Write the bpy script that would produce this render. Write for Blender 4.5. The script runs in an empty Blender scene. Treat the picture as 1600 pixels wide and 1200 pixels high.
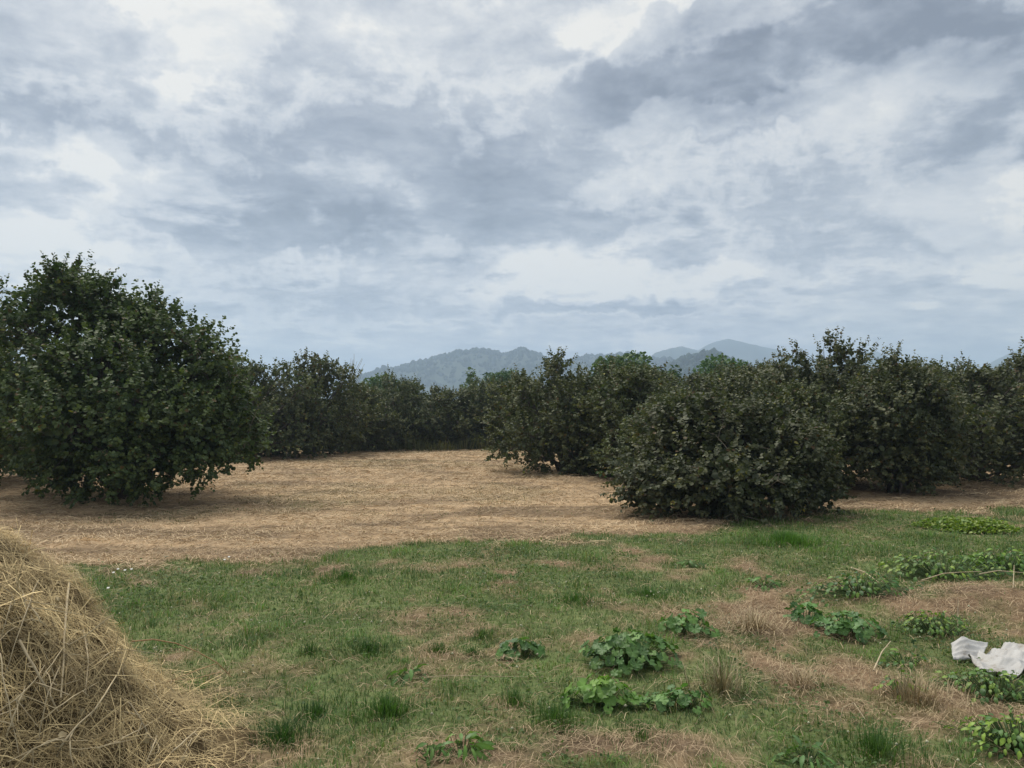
import bpy, math, random
import numpy as np
from mathutils import Matrix, Vector

# ------------------------------------------------------------------ camera, sky, sun, exposure
scene = bpy.context.scene
COL = scene.collection
R = math.radians
F, PITCH, CAMH = 1209.0, R(1.9), 1.6

cam_d = bpy.data.cameras.new('camera')
cam = bpy.data.objects.new('camera', cam_d); COL.objects.link(cam)
cam.location = (0, 0, CAMH); cam.rotation_euler = (R(90) + PITCH, 0, 0)
cam_d.sensor_fit = 'HORIZONTAL'; cam_d.angle = 2 * math.atan(800 / F)
cam_d.clip_start = 0.05; cam_d.clip_end = 30000
scene.camera = cam

scene.view_settings.view_transform = 'Standard'
scene.view_settings.look = 'None'
scene.view_settings.gamma = 1.0
scene.view_settings.exposure = 1.35
scene.view_settings.use_curve_mapping = False
scene.render.engine = 'CYCLES'
cy = scene.cycles
cy.max_bounces = 5; cy.diffuse_bounces = 3; cy.glossy_bounces = 2
cy.transmission_bounces = 3; cy.transparent_max_bounces = 6; cy.volume_bounces = 1
cy.caustics_reflective = False; cy.caustics_refractive = False
cy.use_denoising = True

SUN_EL, SUN_AZ = 60.0, -35.0            # azimuth measured from +Y towards +X


def ray(px, py):
    u, v = (px - 800) / F, (600 - py) / F
    return np.array([u, math.cos(PITCH) - v * math.sin(PITCH), math.sin(PITCH) + v * math.cos(PITCH)])


def P(px, py, z=0.0):
    """point of the level z seen at a place of the photograph"""
    d = ray(px, py); t = (z - CAMH) / d[2]
    return (d[0] * t, d[1] * t, z)


def W(px, py, dist):
    d = ray(px, py); t = dist / d[1]
    return (d[0] * t, dist, CAMH + d[2] * t)


class NT:
    """small helper round a node tree"""
    def __init__(self, tree):
        self.t = tree; tree.nodes.clear()

    def n(self, kind, **kw):
        nd = self.t.nodes.new(kind)
        for k, v in kw.items():
            if k.startswith('_'):
                setattr(nd, k[1:], v)
            else:
                nd.inputs[k.replace('__', ' ')].default_value = v
        return nd

    def l(self, a, b):
        self.t.links.new(a, b)

    def math(self, op, a, b=None, c=None, clamp=False):
        nd = self.t.nodes.new('ShaderNodeMath'); nd.operation = op; nd.use_clamp = clamp
        for i, v in enumerate((a, b, c)):
            if v is None: continue
            if hasattr(v, 'is_linked'): self.l(v, nd.inputs[i])
            else: nd.inputs[i].default_value = v
        return nd.outputs[0]

    def vmath(self, op, a, b=None, out=0, scale=None):
        nd = self.t.nodes.new('ShaderNodeVectorMath'); nd.operation = op
        for i, v in enumerate((a, b)):
            if v is None: continue
            if hasattr(v, 'is_linked'): self.l(v, nd.inputs[i])
            else: nd.inputs[i].default_value = v
        if scale is not None: nd.inputs['Scale'].default_value = scale
        return nd.outputs[out]

    def noise(self, vec, scale, detail=4, rough=0.55, dist=0.0, col=False):
        nd = self.t.nodes.new('ShaderNodeTexNoise')
        if vec is not None: self.l(vec, nd.inputs['Vector'])
        nd.inputs['Scale'].default_value = scale; nd.inputs['Detail'].default_value = detail
        nd.inputs['Roughness'].default_value = rough; nd.inputs['Distortion'].default_value = dist
        return nd.outputs['Color' if col else 'Fac']

    def ramp(self, fac, stops, interp='LINEAR'):
        nd = self.t.nodes.new('ShaderNodeValToRGB'); nd.color_ramp.interpolation = interp
        e = nd.color_ramp.elements
        while len(e) < len(stops): e.new(0.5)
        for i, (p, c) in enumerate(stops):
            e[i].position = p; e[i].color = (*c, 1)
        self.l(fac, nd.inputs[0])
        return nd.outputs[0]

    def mixc(self, fac, a, b, mode='MIX'):
        nd = self.t.nodes.new('ShaderNodeMix'); nd.data_type = 'RGBA'; nd.blend_type = mode
        for s, v in ((nd.inputs[0], fac), (nd.inputs[6], a), (nd.inputs[7], b)):
            if hasattr(v, 'is_linked'): self.l(v, s)
            elif isinstance(v, (int, float)): s.default_value = v
            else: s.default_value = (*v, 1)
        return nd.outputs[2]


def build_world():
    w = bpy.data.worlds.new('World'); scene.world = w; w.use_nodes = True
    w.cycles.sampling_method = 'MANUAL'; w.cycles.sample_map_resolution = 256
    t = NT(w.node_tree)
    out = t.n('ShaderNodeOutputWorld'); bg = t.n('ShaderNodeBackground', Strength=0.1)
    t.l(bg.outputs[0], out.inputs[0])
    sky = t.n('ShaderNodeTexSky', _sky_type='NISHITA', _sun_disc=False,
              _sun_elevation=R(SUN_EL), _sun_rotation=R(SUN_AZ), _dust_density=2.0)
    tc = t.n('ShaderNodeTexCoord'); d = tc.outputs['Generated']
    sep = t.n('ShaderNodeSeparateXYZ'); t.l(d, sep.inputs[0])
    z = t.math('MAXIMUM', sep.outputs[2], 0.0)
    den = t.math('ADD', z, 0.14)
    cx = t.math('DIVIDE', sep.outputs[0], den); cyy = t.math('DIVIDE', sep.outputs[1], den)
    cmb = t.n('ShaderNodeCombineXYZ'); t.l(cx, cmb.inputs[0]); t.l(cyy, cmb.inputs[1])
    cp = cmb.outputs[0]                                   # a level cloud deck seen in perspective
    big = t.noise(cp, 0.9, 3, 0.5)
    mid = t.noise(cp, 2.6, 7, 0.6, 0.35)
    fine = t.noise(cp, 7.5, 5, 0.62, 0.3)
    puff = t.noise(d, 9.0, 6, 0.66, 0.25)
    # ragged cloud bodies (direction, half widths, strength); direction warped by noise
    def warp(scale, amount, seed):
        v_ = t.vmath('ADD', d, (seed, seed * .7, -seed))
        return t.vmath('SCALE', t.vmath('SUBTRACT', t.noise(v_, scale, 5, 0.6, 0.0, col=True), (0.5, 0.5, 0.5)), scale=amount)
    dw = t.vmath('ADD', t.vmath('ADD', d, warp(4.0, .13, 3.1)), warp(16.0, .06, 7.7))
    dark = [(470, 210, 170, 45, .5), (420, 312, 100, 26, .8), (330, 350, 90, 22, .5), (735, 350, 45, 50, .6), (820, 270, 90, 40, .35), (40, 170, 110, 26, .5),
            (1080, 140, 100, 34, 1.4), (1190, 105, 100, 46, 1.6), (1285, 30, 60, 42, 1.0), (1570, 180, 60, 34, .8), (1550, 85, 50, 20, .7), (1330, 290, 130, 30, .45), (1480, 350, 130, 26, .5),
            (560, 338, 44, 9, .7), (480, 455, 200, 30, .5), (900, 335, 110, 24, .5), (980, 490, 150, 8, .55), (640, 150, 90, 26, .25), (1470, 35, 110, 34, .6), (620, 235, 90, 30, .25), (1250, 420, 160, 26, .3), (510, 375, 90, 16, .4)]
    light = [(330, 45, 60, 40, .75), (410, 15, 50, 26, .5), (175, 238, 45, 28, .8), (240, 292, 100, 30, .5), (90, 65, 80, 30, .4), (5, 388, 70, 24, 1.4), (165, 432, 26, 12, .8), (545, 255, 60, 20, .55),
             (545, 345, 60, 12, .5), (960, 45, 80, 28, .9), (1150, 22, 70, 22, .85), (1520, 305, 65, 28, 1.5), (1490, 110, 80, 22, .7), (1110, 198, 100, 14, .75), (935, 302, 60, 15, .8), (880, 400, 90, 24, .5),
             (960, 450, 130, 15, 1.0), (1110, 435, 45, 12, .7), (1590, 400, 50, 22, .7), (690, 380, 34, 10, .6), (1040, 548, 55, 14, .8), (1340, 190, 110, 40, .5), (700, 150, 130, 24, .3), (330, 250, 60, 20, .35), (130, 500, 60, 14, .4), (620, 300, 50, 14, .4), (1000, 215, 70, 20, .5), (700, 430, 160, 24, .3), (1250, 500, 200, 16, .25), (1470, 480, 18, 8, .6), (745, 300, 24, 18, .4)]
    def field(lst):
        tot = None
        for (px, py, sx, sy, a) in lst:
            c = ray(px, py); c = c / np.linalg.norm(c)
            df = t.vmath('SUBTRACT', dw, tuple(c))
            df = t.vmath('MULTIPLY', df, (F / sx / 1.3, F / (sx + sy) / 1.2, F / sy / 1.3))
            q = t.vmath('DOT_PRODUCT', df, df, out=1)
            g = t.math('MULTIPLY', t.math('POWER', 2.0, t.math('MULTIPLY', q, -0.9)), a)
            tot = g if tot is None else t.math('ADD', tot, g)
        return tot
    def smooth(v_, lo, hi):
        mr = t.n('ShaderNodeMapRange', _interpolation_type='SMOOTHSTEP'); t.l(v_, mr.inputs[0])
        mr.inputs[1].default_value = lo; mr.inputs[2].default_value = hi
        return mr.outputs[0]
    wisp = t.noise(cp, 16.0, 5, 0.65, 0.4)
    nz = t.math('MULTIPLY_ADD', t.math('SUBTRACT', puff, 0.5), 1.25, t.math('MULTIPLY', t.math('SUBTRACT', mid, 0.5), 1.1))
    nz = t.math('MULTIPLY_ADD', t.math('SUBTRACT', fine, 0.5), 0.55, nz)
    dk = field(dark); lt = field(light)
    dsum = t.math('ADD', dk, nz)
    dmask = smooth(dsum, 0.30, 0.52)
    deep = smooth(dsum, 0.45, 1.15)
    lmask = smooth(t.math('ADD', lt, nz), 0.34, 0.72)
    rim = t.math('MULTIPLY', smooth(dsum, 0.10, 0.32), t.math('SUBTRACT', 1.0, dmask))
    b = t.math('MULTIPLY_ADD', t.math('SUBTRACT', big, 0.5), 0.45, 0.60)
    b = t.math('MULTIPLY_ADD', t.math('SUBTRACT', mid, 0.5), 1.2, b)
    b = t.math('MULTIPLY_ADD', t.math('SUBTRACT', fine, 0.5), 0.75, b)
    b = t.math('MULTIPLY_ADD', t.math('SUBTRACT', wisp, 0.5), 0.35, b)
    b = t.math('MULTIPLY_ADD', t.math('SUBTRACT', puff, 0.5), 0.6, b)
    b = t.math('MULTIPLY_ADD', dmask, -0.27, b)
    b = t.math('MULTIPLY_ADD', deep, -0.25, b)
    b = t.math('MULTIPLY_ADD', rim, 0.16, b)
    b = t.math('MULTIPLY_ADD', lmask, 0.26, b)
    b = t.math('MULTIPLY_ADD', lt, 0.10, b)
    col = t.ramp(b, [(0.0, (0.74, 0.82, 0.97)), (0.25, (1.27, 1.38, 1.56)), (0.5, (2.02, 2.11, 2.22)), (0.72, (2.72, 2.74, 2.72)),
                     (0.9, (3.2, 3.15, 2.98)), (1.0, (3.6, 3.46, 3.15))], 'LINEAR')
    # the blue of the open sky comes through the thin places of the deck
    mixed = t.mixc(0.96, sky.outputs[0], col)
    t.l(mixed, bg.inputs[0])


build_world()

sun_d = bpy.data.lights.new('sun', 'SUN'); sun_d.energy = 1.5; sun_d.angle = R(35); sun_d.color = (1.0, 0.94, 0.84)
sun = bpy.data.objects.new('sun', sun_d); COL.objects.link(sun)
_dir = Vector((math.sin(R(SUN_AZ)) * math.cos(R(SUN_EL)), math.cos(R(SUN_AZ)) * math.cos(R(SUN_EL)), math.sin(R(SUN_EL))))
sun.rotation_euler = _dir.to_track_quat('Z', 'Y').to_euler(); sun.location = _dir * 60


# ------------------------------------------------------------------ helpers
def tag(o, label=None, cat=None, group=None, kind=None):
    if label: o['label'] = label
    if cat: o['category'] = cat
    if group: o['group'] = group
    if kind: o['kind'] = kind
    return o


def link(name, mesh, parent=None, loc=None):
    o = bpy.data.objects.new(name, mesh); COL.objects.link(o)
    if parent is not None: o.parent = parent
    if loc is not None: o.location = loc
    return o


def empty(name, loc, rz=0.0, sc=(1, 1, 1)):
    o = link(name, None); o.empty_display_size = 0.2
    o.location = loc; o.rotation_euler = (0, 0, rz); o.scale = sc
    return o


def mesh_np(name, verts, loops, sizes, mat, cols=None, smooth=False):
    me = bpy.data.meshes.new(name)
    verts = np.asarray(verts, np.float32); loops = np.asarray(loops, np.int32).ravel(); sizes = np.asarray(sizes, np.int32)
    me.vertices.add(len(verts)); me.vertices.foreach_set('co', verts.ravel())
    me.loops.add(len(loops)); me.loops.foreach_set('vertex_index', loops)
    me.polygons.add(len(sizes))
    st = np.zeros(len(sizes), np.int32); st[1:] = np.cumsum(sizes)[:-1]
    me.polygons.foreach_set('loop_start', st); me.polygons.foreach_set('loop_total', sizes)
    if smooth: me.polygons.foreach_set('use_smooth', np.ones(len(sizes), bool))
    me.update(calc_edges=True)
    if cols is not None:
        a = me.color_attributes.new('Col', 'FLOAT_COLOR', 'POINT')
        c4 = np.ones((len(verts), 4), np.float32); c4[:, :3] = cols
        a.data.foreach_set('color', c4.ravel())
    if mat: me.materials.append(mat)
    return me


def hash2(ix, iy, seed):
    n = (ix.astype(np.int64) * 374761393 + iy.astype(np.int64) * 668265263 + seed * 974711) & 0xffffffff
    n = ((n ^ (n >> 13)) * 1274126177) & 0xffffffff
    n = n ^ (n >> 16)
    return (n & 0xffff) / 65535.0


def vnoise(x, y, seed=0):
    xi, yi = np.floor(x), np.floor(y)
    fx, fy = x - xi, y - yi
    fx = fx * fx * (3 - 2 * fx); fy = fy * fy * (3 - 2 * fy)
    xi = xi.astype(np.int64); yi = yi.astype(np.int64)
    a, b = hash2(xi, yi, seed), hash2(xi + 1, yi, seed)
    c, d = hash2(xi, yi + 1, seed), hash2(xi + 1, yi + 1, seed)
    return (a * (1 - fx) + b * fx) * (1 - fy) + (c * (1 - fx) + d * fx) * fy


def fbm(x, y, seed=0, octv=4, gain=0.5):
    s, a, t = 0.0, 1.0, 0.0
    for i in range(octv):
        s = s + a * vnoise(x * 2 ** i + 17.3 * i, y * 2 ** i - 9.1 * i, seed + i); t += a; a *= gain
    return s / t


def sstep(a, b, x):
    t = np.clip((x - a) / (b - a), 0, 1)
    return t * t * (3 - 2 * t)


def nrm(v):
    return v / np.maximum(np.linalg.norm(v, axis=-1, keepdims=True), 1e-9)


# ------------------------------------------------------------------ materials
def mat_new(name):
    m = bpy.data.materials.new(name); m.use_nodes = True
    return m, NT(m.node_tree)


def mat_leaf(name, rough=0.5, trans=0.22, spec=0.4, tint=True):
    m, t = mat_new(name)
    out = t.n('ShaderNodeOutputMaterial'); p = t.n('ShaderNodeBsdfPrincipled')
    a = t.n('ShaderNodeAttribute', _attribute_name='Col')
    oi = t.n('ShaderNodeObjectInfo')
    c = t.mixc(1.0, a.outputs[0], oi.outputs['Color'], 'MULTIPLY') if tint else a.outputs[0]
    tc = t.n('ShaderNodeTexCoord')
    nz = t.noise(tc.outputs['Object'], 40, 2)
    c = t.mixc(1.0, c, t.ramp(nz, [(0.3, (.75, .75, .75)), (0.7, (1.2, 1.2, 1.15))]), 'MULTIPLY')
    t.l(c, p.inputs['Base Color'])
    p.inputs['Roughness'].default_value = rough; p.inputs['Specular IOR Level'].default_value = spec
    tr = t.n('ShaderNodeBsdfTranslucent')
    t.l(t.mixc(1.0, c, (1.1, 1.25, .6), 'MULTIPLY'), tr.inputs[0])
    mx = t.n('ShaderNodeMixShader'); mx.inputs[0].default_value = trans
    t.l(p.outputs[0], mx.inputs[1]); t.l(tr.outputs[0], mx.inputs[2]); t.l(mx.outputs[0], out.inputs[0])
    return m


def mat_noise(name, stops, scale=8.0, rough=0.8, bump=0.0, bscale=60.0, stretch=(1, 1, 1)):
    m, t = mat_new(name)
    out = t.n('ShaderNodeOutputMaterial'); p = t.n('ShaderNodeBsdfPrincipled', Roughness=rough)
    p.inputs['Specular IOR Level'].default_value = 0.2
    tc = t.n('ShaderNodeTexCoord')
    v = t.vmath('MULTIPLY', tc.outputs['Object'], stretch)
    t.l(t.ramp(t.noise(v, scale, 6, 0.6), stops), p.inputs['Base Color'])
    if bump:
        b = t.n('ShaderNodeBump', Strength=bump, Distance=0.02)
        t.l(t.noise(v, bscale, 4), b.inputs['Height']); t.l(b.outputs[0], p.inputs['Normal'])
    t.l(p.outputs[0], out.inputs[0])
    return m


def mat_attr(name, rough=0.85, spec=0.15, nscale=30.0, lo=0.7, hi=1.3, bump=0.0, coords='Object'):
    m, t = mat_new(name)
    out = t.n('ShaderNodeOutputMaterial'); p = t.n('ShaderNodeBsdfPrincipled', Roughness=rough)
    p.inputs['Specular IOR Level'].default_value = spec
    a = t.n('ShaderNodeAttribute', _attribute_name='Col'); tc = t.n('ShaderNodeTexCoord')
    nz = t.noise(tc.outputs[coords], nscale, 6, 0.65)
    c = t.mixc(1.0, a.outputs[0], t.ramp(nz, [(0.3, (lo,) * 3), (0.7, (hi,) * 3)]), 'MULTIPLY')
    t.l(c, p.inputs['Base Color'])
    if bump:
        b = t.n('ShaderNodeBump', Strength=bump, Distance=0.03)
        t.l(nz, b.inputs['Height']); t.l(b.outputs[0], p.inputs['Normal'])
    t.l(p.outputs[0], out.inputs[0])
    return m


M_LEAF = mat_leaf('hazel_leaf', 0.6, 0.22, 0.3)
M_WEED = mat_leaf('weed_leaf', 0.5, 0.25, 0.4)
M_GRASS = mat_leaf('grass_blade', 0.6, 0.3, 0.25)
M_STRAW = mat_attr('dry_straw', 0.75, 0.25, 12, 0.8, 1.2)
M_BARK = mat_noise('hazel_bark', [(0.3, (.05, .04, .033)), (0.6, (.13, .11, .09)), (0.8, (.2, .18, .15))], 9, 0.85, 0.4, 40)
M_TWIG = mat_noise('dead_twig', [(0.3, (.16, .13, .1)), (0.7, (.3, .26, .21))], 9, 0.85)
M_GROUND = mat_attr('meadow_soil', 0.95, 0.05, 14, 0.62, 1.38, 0.7)
M_HILL = mat_noise('wooded_hill', [(0.3, (.020, .032, .024)), (0.55, (.034, .05, .034)), (0.8, (.07, .085, .05))], 0.012, 0.95)
M_ROCK = mat_noise('far_mountain', [(0.3, (.03, .05, .03)), (0.7, (.08, .1, .07))], 0.004, 0.95)

# ------------------------------------------------------------------ ground
EDGE = [(-900, 930), (-300, 905), (130, 885), (400, 872), (640, 851), (900, 838), (1110, 829), (1180, 813), (1300, 801), (1600, 792), (2300, 780)]
_e = np.array([P(a, b)[:2] for a, b in EDGE])


def field_edge(x):
    return np.interp(x, _e[:, 0], _e[:, 1])


BARE = [(690, 962, .5, .3, .5), (650, 1018, .45, .2, .5), (600, 1065, .45, .25, .55), (890, 1000, .3, .2, .3), (1205, 985, .55, .75, .8),
        (1180, 1050, .4, .3, .6), (1255, 905, .8, .45, .6), (1510, 958, .8, .5, .9), (640, 1160, .55, .18, .5), (1150, 1165, .45, .22, .6),
        (960, 1155, .35, .1, .4), (1040, 1000, .25, .2, .4), (470, 1060, .4, .2, .3), (820, 880, .5, .35, .25), (900, 890, .4, .3, .3), (1130, 880, .7, .4, .45),
        (1380, 1080, .6, .35, .55), (1300, 1045, .5, .3, .5), (330, 1135, .35, .3, .6), (370, 1190, .4, .2, .6), (650, 930, .5, .3, .2), (1050, 945, .6, .3, .3),
        (900, 960, .4, .2, .35), (450, 1190, .3, .1, .2), (840, 1190, .5, .1, .5), (1450, 1130, .5, .3, .3), (1340, 930, .5, .25, .3), (560, 1010, .3, .15, .3)]
LUSH = [(300, 930, 1.2, .7, .45), (420, 1000, 1.0, .5, .4), (560, 920, 1.2, .5, .35), (800, 865, 2.2, .5, .4), (1250, 845, 1.6, .8, .45), (1500, 850, 1.8, 1.0, .4),
        (470, 1140, .6, .25, .6), (600, 1115, .25, .14, .7), (1000, 930, .9, .4, .25), (560, 1022, .35, .15, .5), (870, 940, .5, .25, .3), (730, 940, .4, .2, .3),
        (1420, 870, 1.2, .6, .4), (1560, 900, .9, .5, .4), (870, 1130, .3, .12, .4), (1330, 1170, .5, .15, .4), (250, 1000, .6, .5, .3), (1560, 1130, .4, .3, .4)]
_bare = [(*P(a, b)[:2], c, d, e) for a, b, c, d, e in BARE]
_lush = [(*P(a, b)[:2], c, d, e) for a, b, c, d, e in LUSH]


def greenness(x, y):
    """0 dry mat or mown hay, 1 green turf"""
    side = field_edge(x) - y + 0.9 * (fbm(x * 0.9, y * 0.9, 5) - 0.5) + .5 * (fbm(x * 4, y * 4, 6) - 0.5)
    zone = sstep(-0.18, 0.18, side)
    g = 0.80 + 1.7 * (fbm(x * 1.5, y * 1.5, 11, 4) - 0.5) + 2.3 * (fbm(x * 3.8, y * 3.8, 12, 3) - 0.5)
    for bx, by, rx, ry, a in _bare: g = g - .8 * a * np.exp(-(((x - bx) / rx) ** 2 + ((y - by) / ry) ** 2))
    for bx, by, rx, ry, a in _lush: g = g + a * np.exp(-(((x - bx) / rx) ** 2 + ((y - by) / ry) ** 2))
    far = sstep(29.8, 31.5, y - 0.12 * x + 1.5 * (fbm(x * .3, y * .3, 3) - .5))
    thin = 0.16 * sstep(0.58, 0.72, fbm(x * 0.5, y * 0.5, 21, 4))
    return np.clip(zone * np.clip(g, 0, 1) + (1 - zone) * np.maximum(far * .9, thin), 0, 1)


BANK = P(1530, 950)
_hp = (-2.75, 3.3)


def gheight(x, y):
    near = np.exp(-((np.hypot(x, y) / 45) ** 2))
    h = 0.10 * (fbm(x * 0.25, y * 0.25, 31, 3) - 0.5) * near
    h = h + 0.05 * (fbm(x * 1.6, y * 1.6, 32, 4) - 0.5) * near
    h = h + 0.035 * (fbm(x * 7, y * 9, 33, 3) - 0.5) * near
    h = h + 0.16 * np.exp(-(((x - BANK[0] - .25) / .9) ** 2 + ((y - BANK[1]) / .42) ** 2))
    hay = sstep(0, .3, y - field_edge(x)) * near
    h = h + 0.045 * hay * (fbm(x * 1.1, y * 4.2, 34, 4) - .35)
    return h


def ground_at(px, py):
    x, y, _ = P(px, py)
    return (x, y, float(gheight(np.array([x]), np.array([y]))[0]))


def gz(x, y):
    return float(gheight(np.array([float(x)]), np.array([float(y)]))[0])


def expand(a, end, f=1.22, step=None):
    out = []; s = step; v = a
    while abs(v - a) < abs(end - a):
        v = v + s * (1 if end > a else -1); s *= f; out.append(v)
    out[-1] = end
    return out


def build_ground():
    xs = np.arange(-9, 9.001, 0.075)
    xs = np.array(sorted(expand(-9, -4200, 1.2, .1)) + list(xs) + expand(9, 4200, 1.2, .1))
    ys = np.arange(2, 14.0, 0.075)
    y2 = np.arange(14.0, 40, 0.28)
    ys = np.array(sorted(expand(2, -400, 1.4, .2)) + list(ys) + list(y2) + expand(y2[-1], 4200, 1.2, .4))
    X, Y = np.meshgrid(xs, ys)
    Z = gheight(X, Y)
    v = np.stack([X, Y, Z], -1).reshape(-1, 3)
    nx, ny = len(xs), len(ys)
    i = (np.arange(ny - 1)[:, None] * nx + np.arange(nx - 1)[None]).ravel()
    q = np.stack([i, i + 1, i + nx + 1, i + nx], -1)
    g = greenness(X, Y)
    dry = np.array([.21, .145, .09]); soil = np.array([.125, .09, .06]); gr = np.array([.095, .145, .05]); hay = np.array([.385, .278, .17])
    zone = sstep(-.1, .25, Y - field_edge(X))[..., None]
    n1 = fbm(X * 3, Y * 3, 41, 4)[..., None]; n2 = fbm(X * .7, Y * 2.2, 42, 4)[..., None]
    base = dry * (0.65 + .7 * n1) + (soil - dry) * sstep(.5, .75, n2)
    hayc = hay * (0.35 + 1.3 * fbm(X * 2.5, Y * 8, 43, 5, .7)[..., None])
    hayc = hayc + (np.array([.15, .108, .068]) - hayc) * (0.85 * sstep(.5, .66, fbm(X * .55, Y * 1.6, 44, 4)))[..., None]
    c = base * (1 - zone) + hayc * zone
    c = c + (gr * (0.7 + .6 * n1) - c) * (g[..., None] * .8)
    me = mesh_np('ground', v, q, np.full(len(q), 4), M_GROUND, c.reshape(-1, 3), True)
    return tag(link('ground', me), kind='structure')


build_ground()


# ------------------------------------------------------------------ hills and mountains
def hill(name, pts, dist, depth, mat, seed, jag=1.0):
    px = np.linspace(pts[0][0], pts[-1][0], 220)
    py = np.interp(px, [p[0] for p in pts], [p[1] for p in pts])
    py = py + (fbm(px / 14, px * 0, seed, 4) - 0.5) * 5 * jag
    T = np.linspace(-1, 1, 41)
    u = (px - 800) / F
    d = dist + T[:, None] * depth + (fbm(px / 60, px * 0 + 3, seed + 1, 3) - .5)[None] * depth * .5
    X = u[None] * (dist + T[:, None] * depth * .8)
    h = CAMH + (640 - py) / F * dist
    prof = np.cos(np.abs(T) ** 1.1 * math.pi / 2)[:, None]
    rel = fbm(X / (depth * .32), d / (depth * .32), seed + 3, 5) - .5
    Z = np.maximum(h, 0.0)[None] * (prof + rel * .55 * (1 - prof) * prof * 2.2) - 1.0 * (1 - prof)
    v = np.stack([X, d, Z], -1).reshape(-1, 3)
    nx, ny = len(px), len(T)
    i = (np.arange(ny - 1)[:, None] * nx + np.arange(nx - 1)[None]).ravel()
    q = np.stack([i, i + 1, i + nx + 1, i + nx], -1)
    o = link(name, mesh_np(name, v, q, np.full(len(q), 4), mat, None, True)); tag(o, kind='structure')
    return X, d, Z


def forest(name, grid, n, size, seed, label, mat, lim=1.0):
    """a far wood: thousands of small rough crowns joined into one mass"""
    rng = np.random.default_rng(seed)
    X, D, Z = grid
    ny, nx = X.shape
    jy = np.minimum((rng.random(n) ** .8 * (ny * 0.52)).astype(int) + int(ny * .06), ny - 2); jx = rng.integers(0, nx - 1, n)
    jy[: n // 4] = ny // 2 + rng.integers(-1, 2, n // 4)
    f = rng.random((n, 2))
    def bl(A): return (A[jy, jx] * (1 - f[:, 0]) + A[jy, jx + 1] * f[:, 0]) * (1 - f[:, 1]) + (A[jy + 1, jx] * (1 - f[:, 0]) + A[jy + 1, jx + 1] * f[:, 0]) * f[:, 1]
    c = np.stack([bl(X), bl(D), bl(Z)], -1)
    keep = c[:, 2] > 3; c = c[keep]; n = len(c)
    s = size * (0.55 + rng.random(n) ** 4 * .8)
    k = 6
    ang = np.arange(k) / k * 2 * math.pi
    rings = []
    for (zz, rr) in ((0.0, .55), (.45, .6), (.85, .38)):
        r = rr * (0.7 + .6 * rng.random((n, k)))
        rings.append(np.stack([r * np.cos(ang), r * np.sin(ang), zz + .2 * (rng.random((n, k)) - .5)], -1))
    top = np.stack([rng.normal(0, .08, n), rng.normal(0, .08, n), 1.0 + .2 * rng.random(n)], -1)[:, None]
    v = np.concatenate(rings + [top], 1) * s[:, None, None]
    v = v + c[:, None] - np.array([0, 0, .15]) * size
    f_ = []
    for r in range(2):
        for a in range(k):
            b = (a + 1) % k
            f_.append([r * k + a, r * k + b, (r + 1) * k + b]); f_.append([r * k + a, (r + 1) * k + b, (r + 1) * k + a])
    for a in range(k): f_.append([2 * k + a, 2 * k + (a + 1) % k, 3 * k])
    f_ = np.array(f_)
    faces = (f_[None] + (np.arange(n) * (3 * k + 1))[:, None, None]).reshape(-1, 3)
    base = np.array([.030, .044, .034]) * (0.6 + .9 * rng.random((n, 1)))
    cols = np.repeat(base[:, None], 3 * k + 1, 1).reshape(-1, 3)
    o = link(name, mesh_np(name, v.reshape(-1, 3), faces, np.full(len(faces), 3), mat, cols))
    tag(o, label, 'forest', kind='stuff')


M_FOREST = mat_attr('far_forest', 0.95, 0.05, 0.2, .8, 1.2)
g1 = hill('hill', [(440, 650), (500, 632), (545, 610), (562, 598), (600, 582), (640, 571), (700, 558), (748, 549), (768, 553), (790, 556), (820, 550), (840, 558), (866, 574), (890, 566),
                   (920, 558), (975, 556), (1000, 563), (1030, 567), (1070, 578), (1130, 600), (1200, 640)], 1250, 320, M_HILL, 61)
forest('forest', g1, 3800, 6.5, 71, 'hazy wooded ridge with a tree fringed crest behind the orchard', M_FOREST)
g2 = hill('hill', [(960, 640), (1000, 597), (1040, 576), (1062, 565), (1085, 557), (1105, 554), (1130, 559), (1160, 570), (1190, 588), (1220, 604), (1270, 640)], 760, 170, M_HILL, 63)
forest('forest', g2, 2400, 4.6, 72, 'dark wooded round hill in front of the blue mountain', M_FOREST)
hill('mountain', [(960, 640), (990, 580), (1020, 553), (1045, 545), (1066, 541), (1088, 547), (1120, 565), (1180, 640)], 1700, 220, M_ROCK, 65, .5)
hill('mountain', [(1010, 640), (1060, 575), (1095, 545), (1118, 534), (1135, 531), (1165, 540), (1205, 547), (1240, 556), (1300, 561), (1345, 552), (1362, 551), (1400, 566), (1480, 640)], 1950, 260, M_ROCK, 66, .6)
hill('mountain', [(1450, 640), (1500, 590), (1545, 563), (1565, 554), (1600, 542), (1660, 527), (1720, 535), (1800, 560), (1950, 640)], 1800, 240, M_ROCK, 67, .6)


# ------------------------------------------------------------------ trees
LEAF = np.array([[0, 0, -.02], [.32, .40, .09], [.74, .36, .05], [1.0, 0, -.08], [.74, -.36, .05], [.32, -.40, .09]])
LEAF_T = np.array([[0, 3, 2, 1], [0, 5, 4, 3]])


def leaves_mesh(name, base, ldir, lnor, size, cols, mat, width=1.0):
    n = len(base)
    l = nrm(ldir); w = nrm(np.cross(lnor, l)); k = np.cross(l, w)
    v = base[:, None] + size[:, None, None] * (LEAF[None, :, 0:1] * l[:, None] + width * LEAF[None, :, 1:2] * w[:, None] + LEAF[None, :, 2:3] * k[:, None])
    f = (LEAF_T[None] + (np.arange(n) * 6)[:, None, None]).reshape(-1, 4)
    c = np.repeat(cols[:, None], 6, 1).reshape(-1, 3)
    return mesh_np(name, v.reshape(-1, 3), f, np.full(len(f), 4), mat, c)


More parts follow.
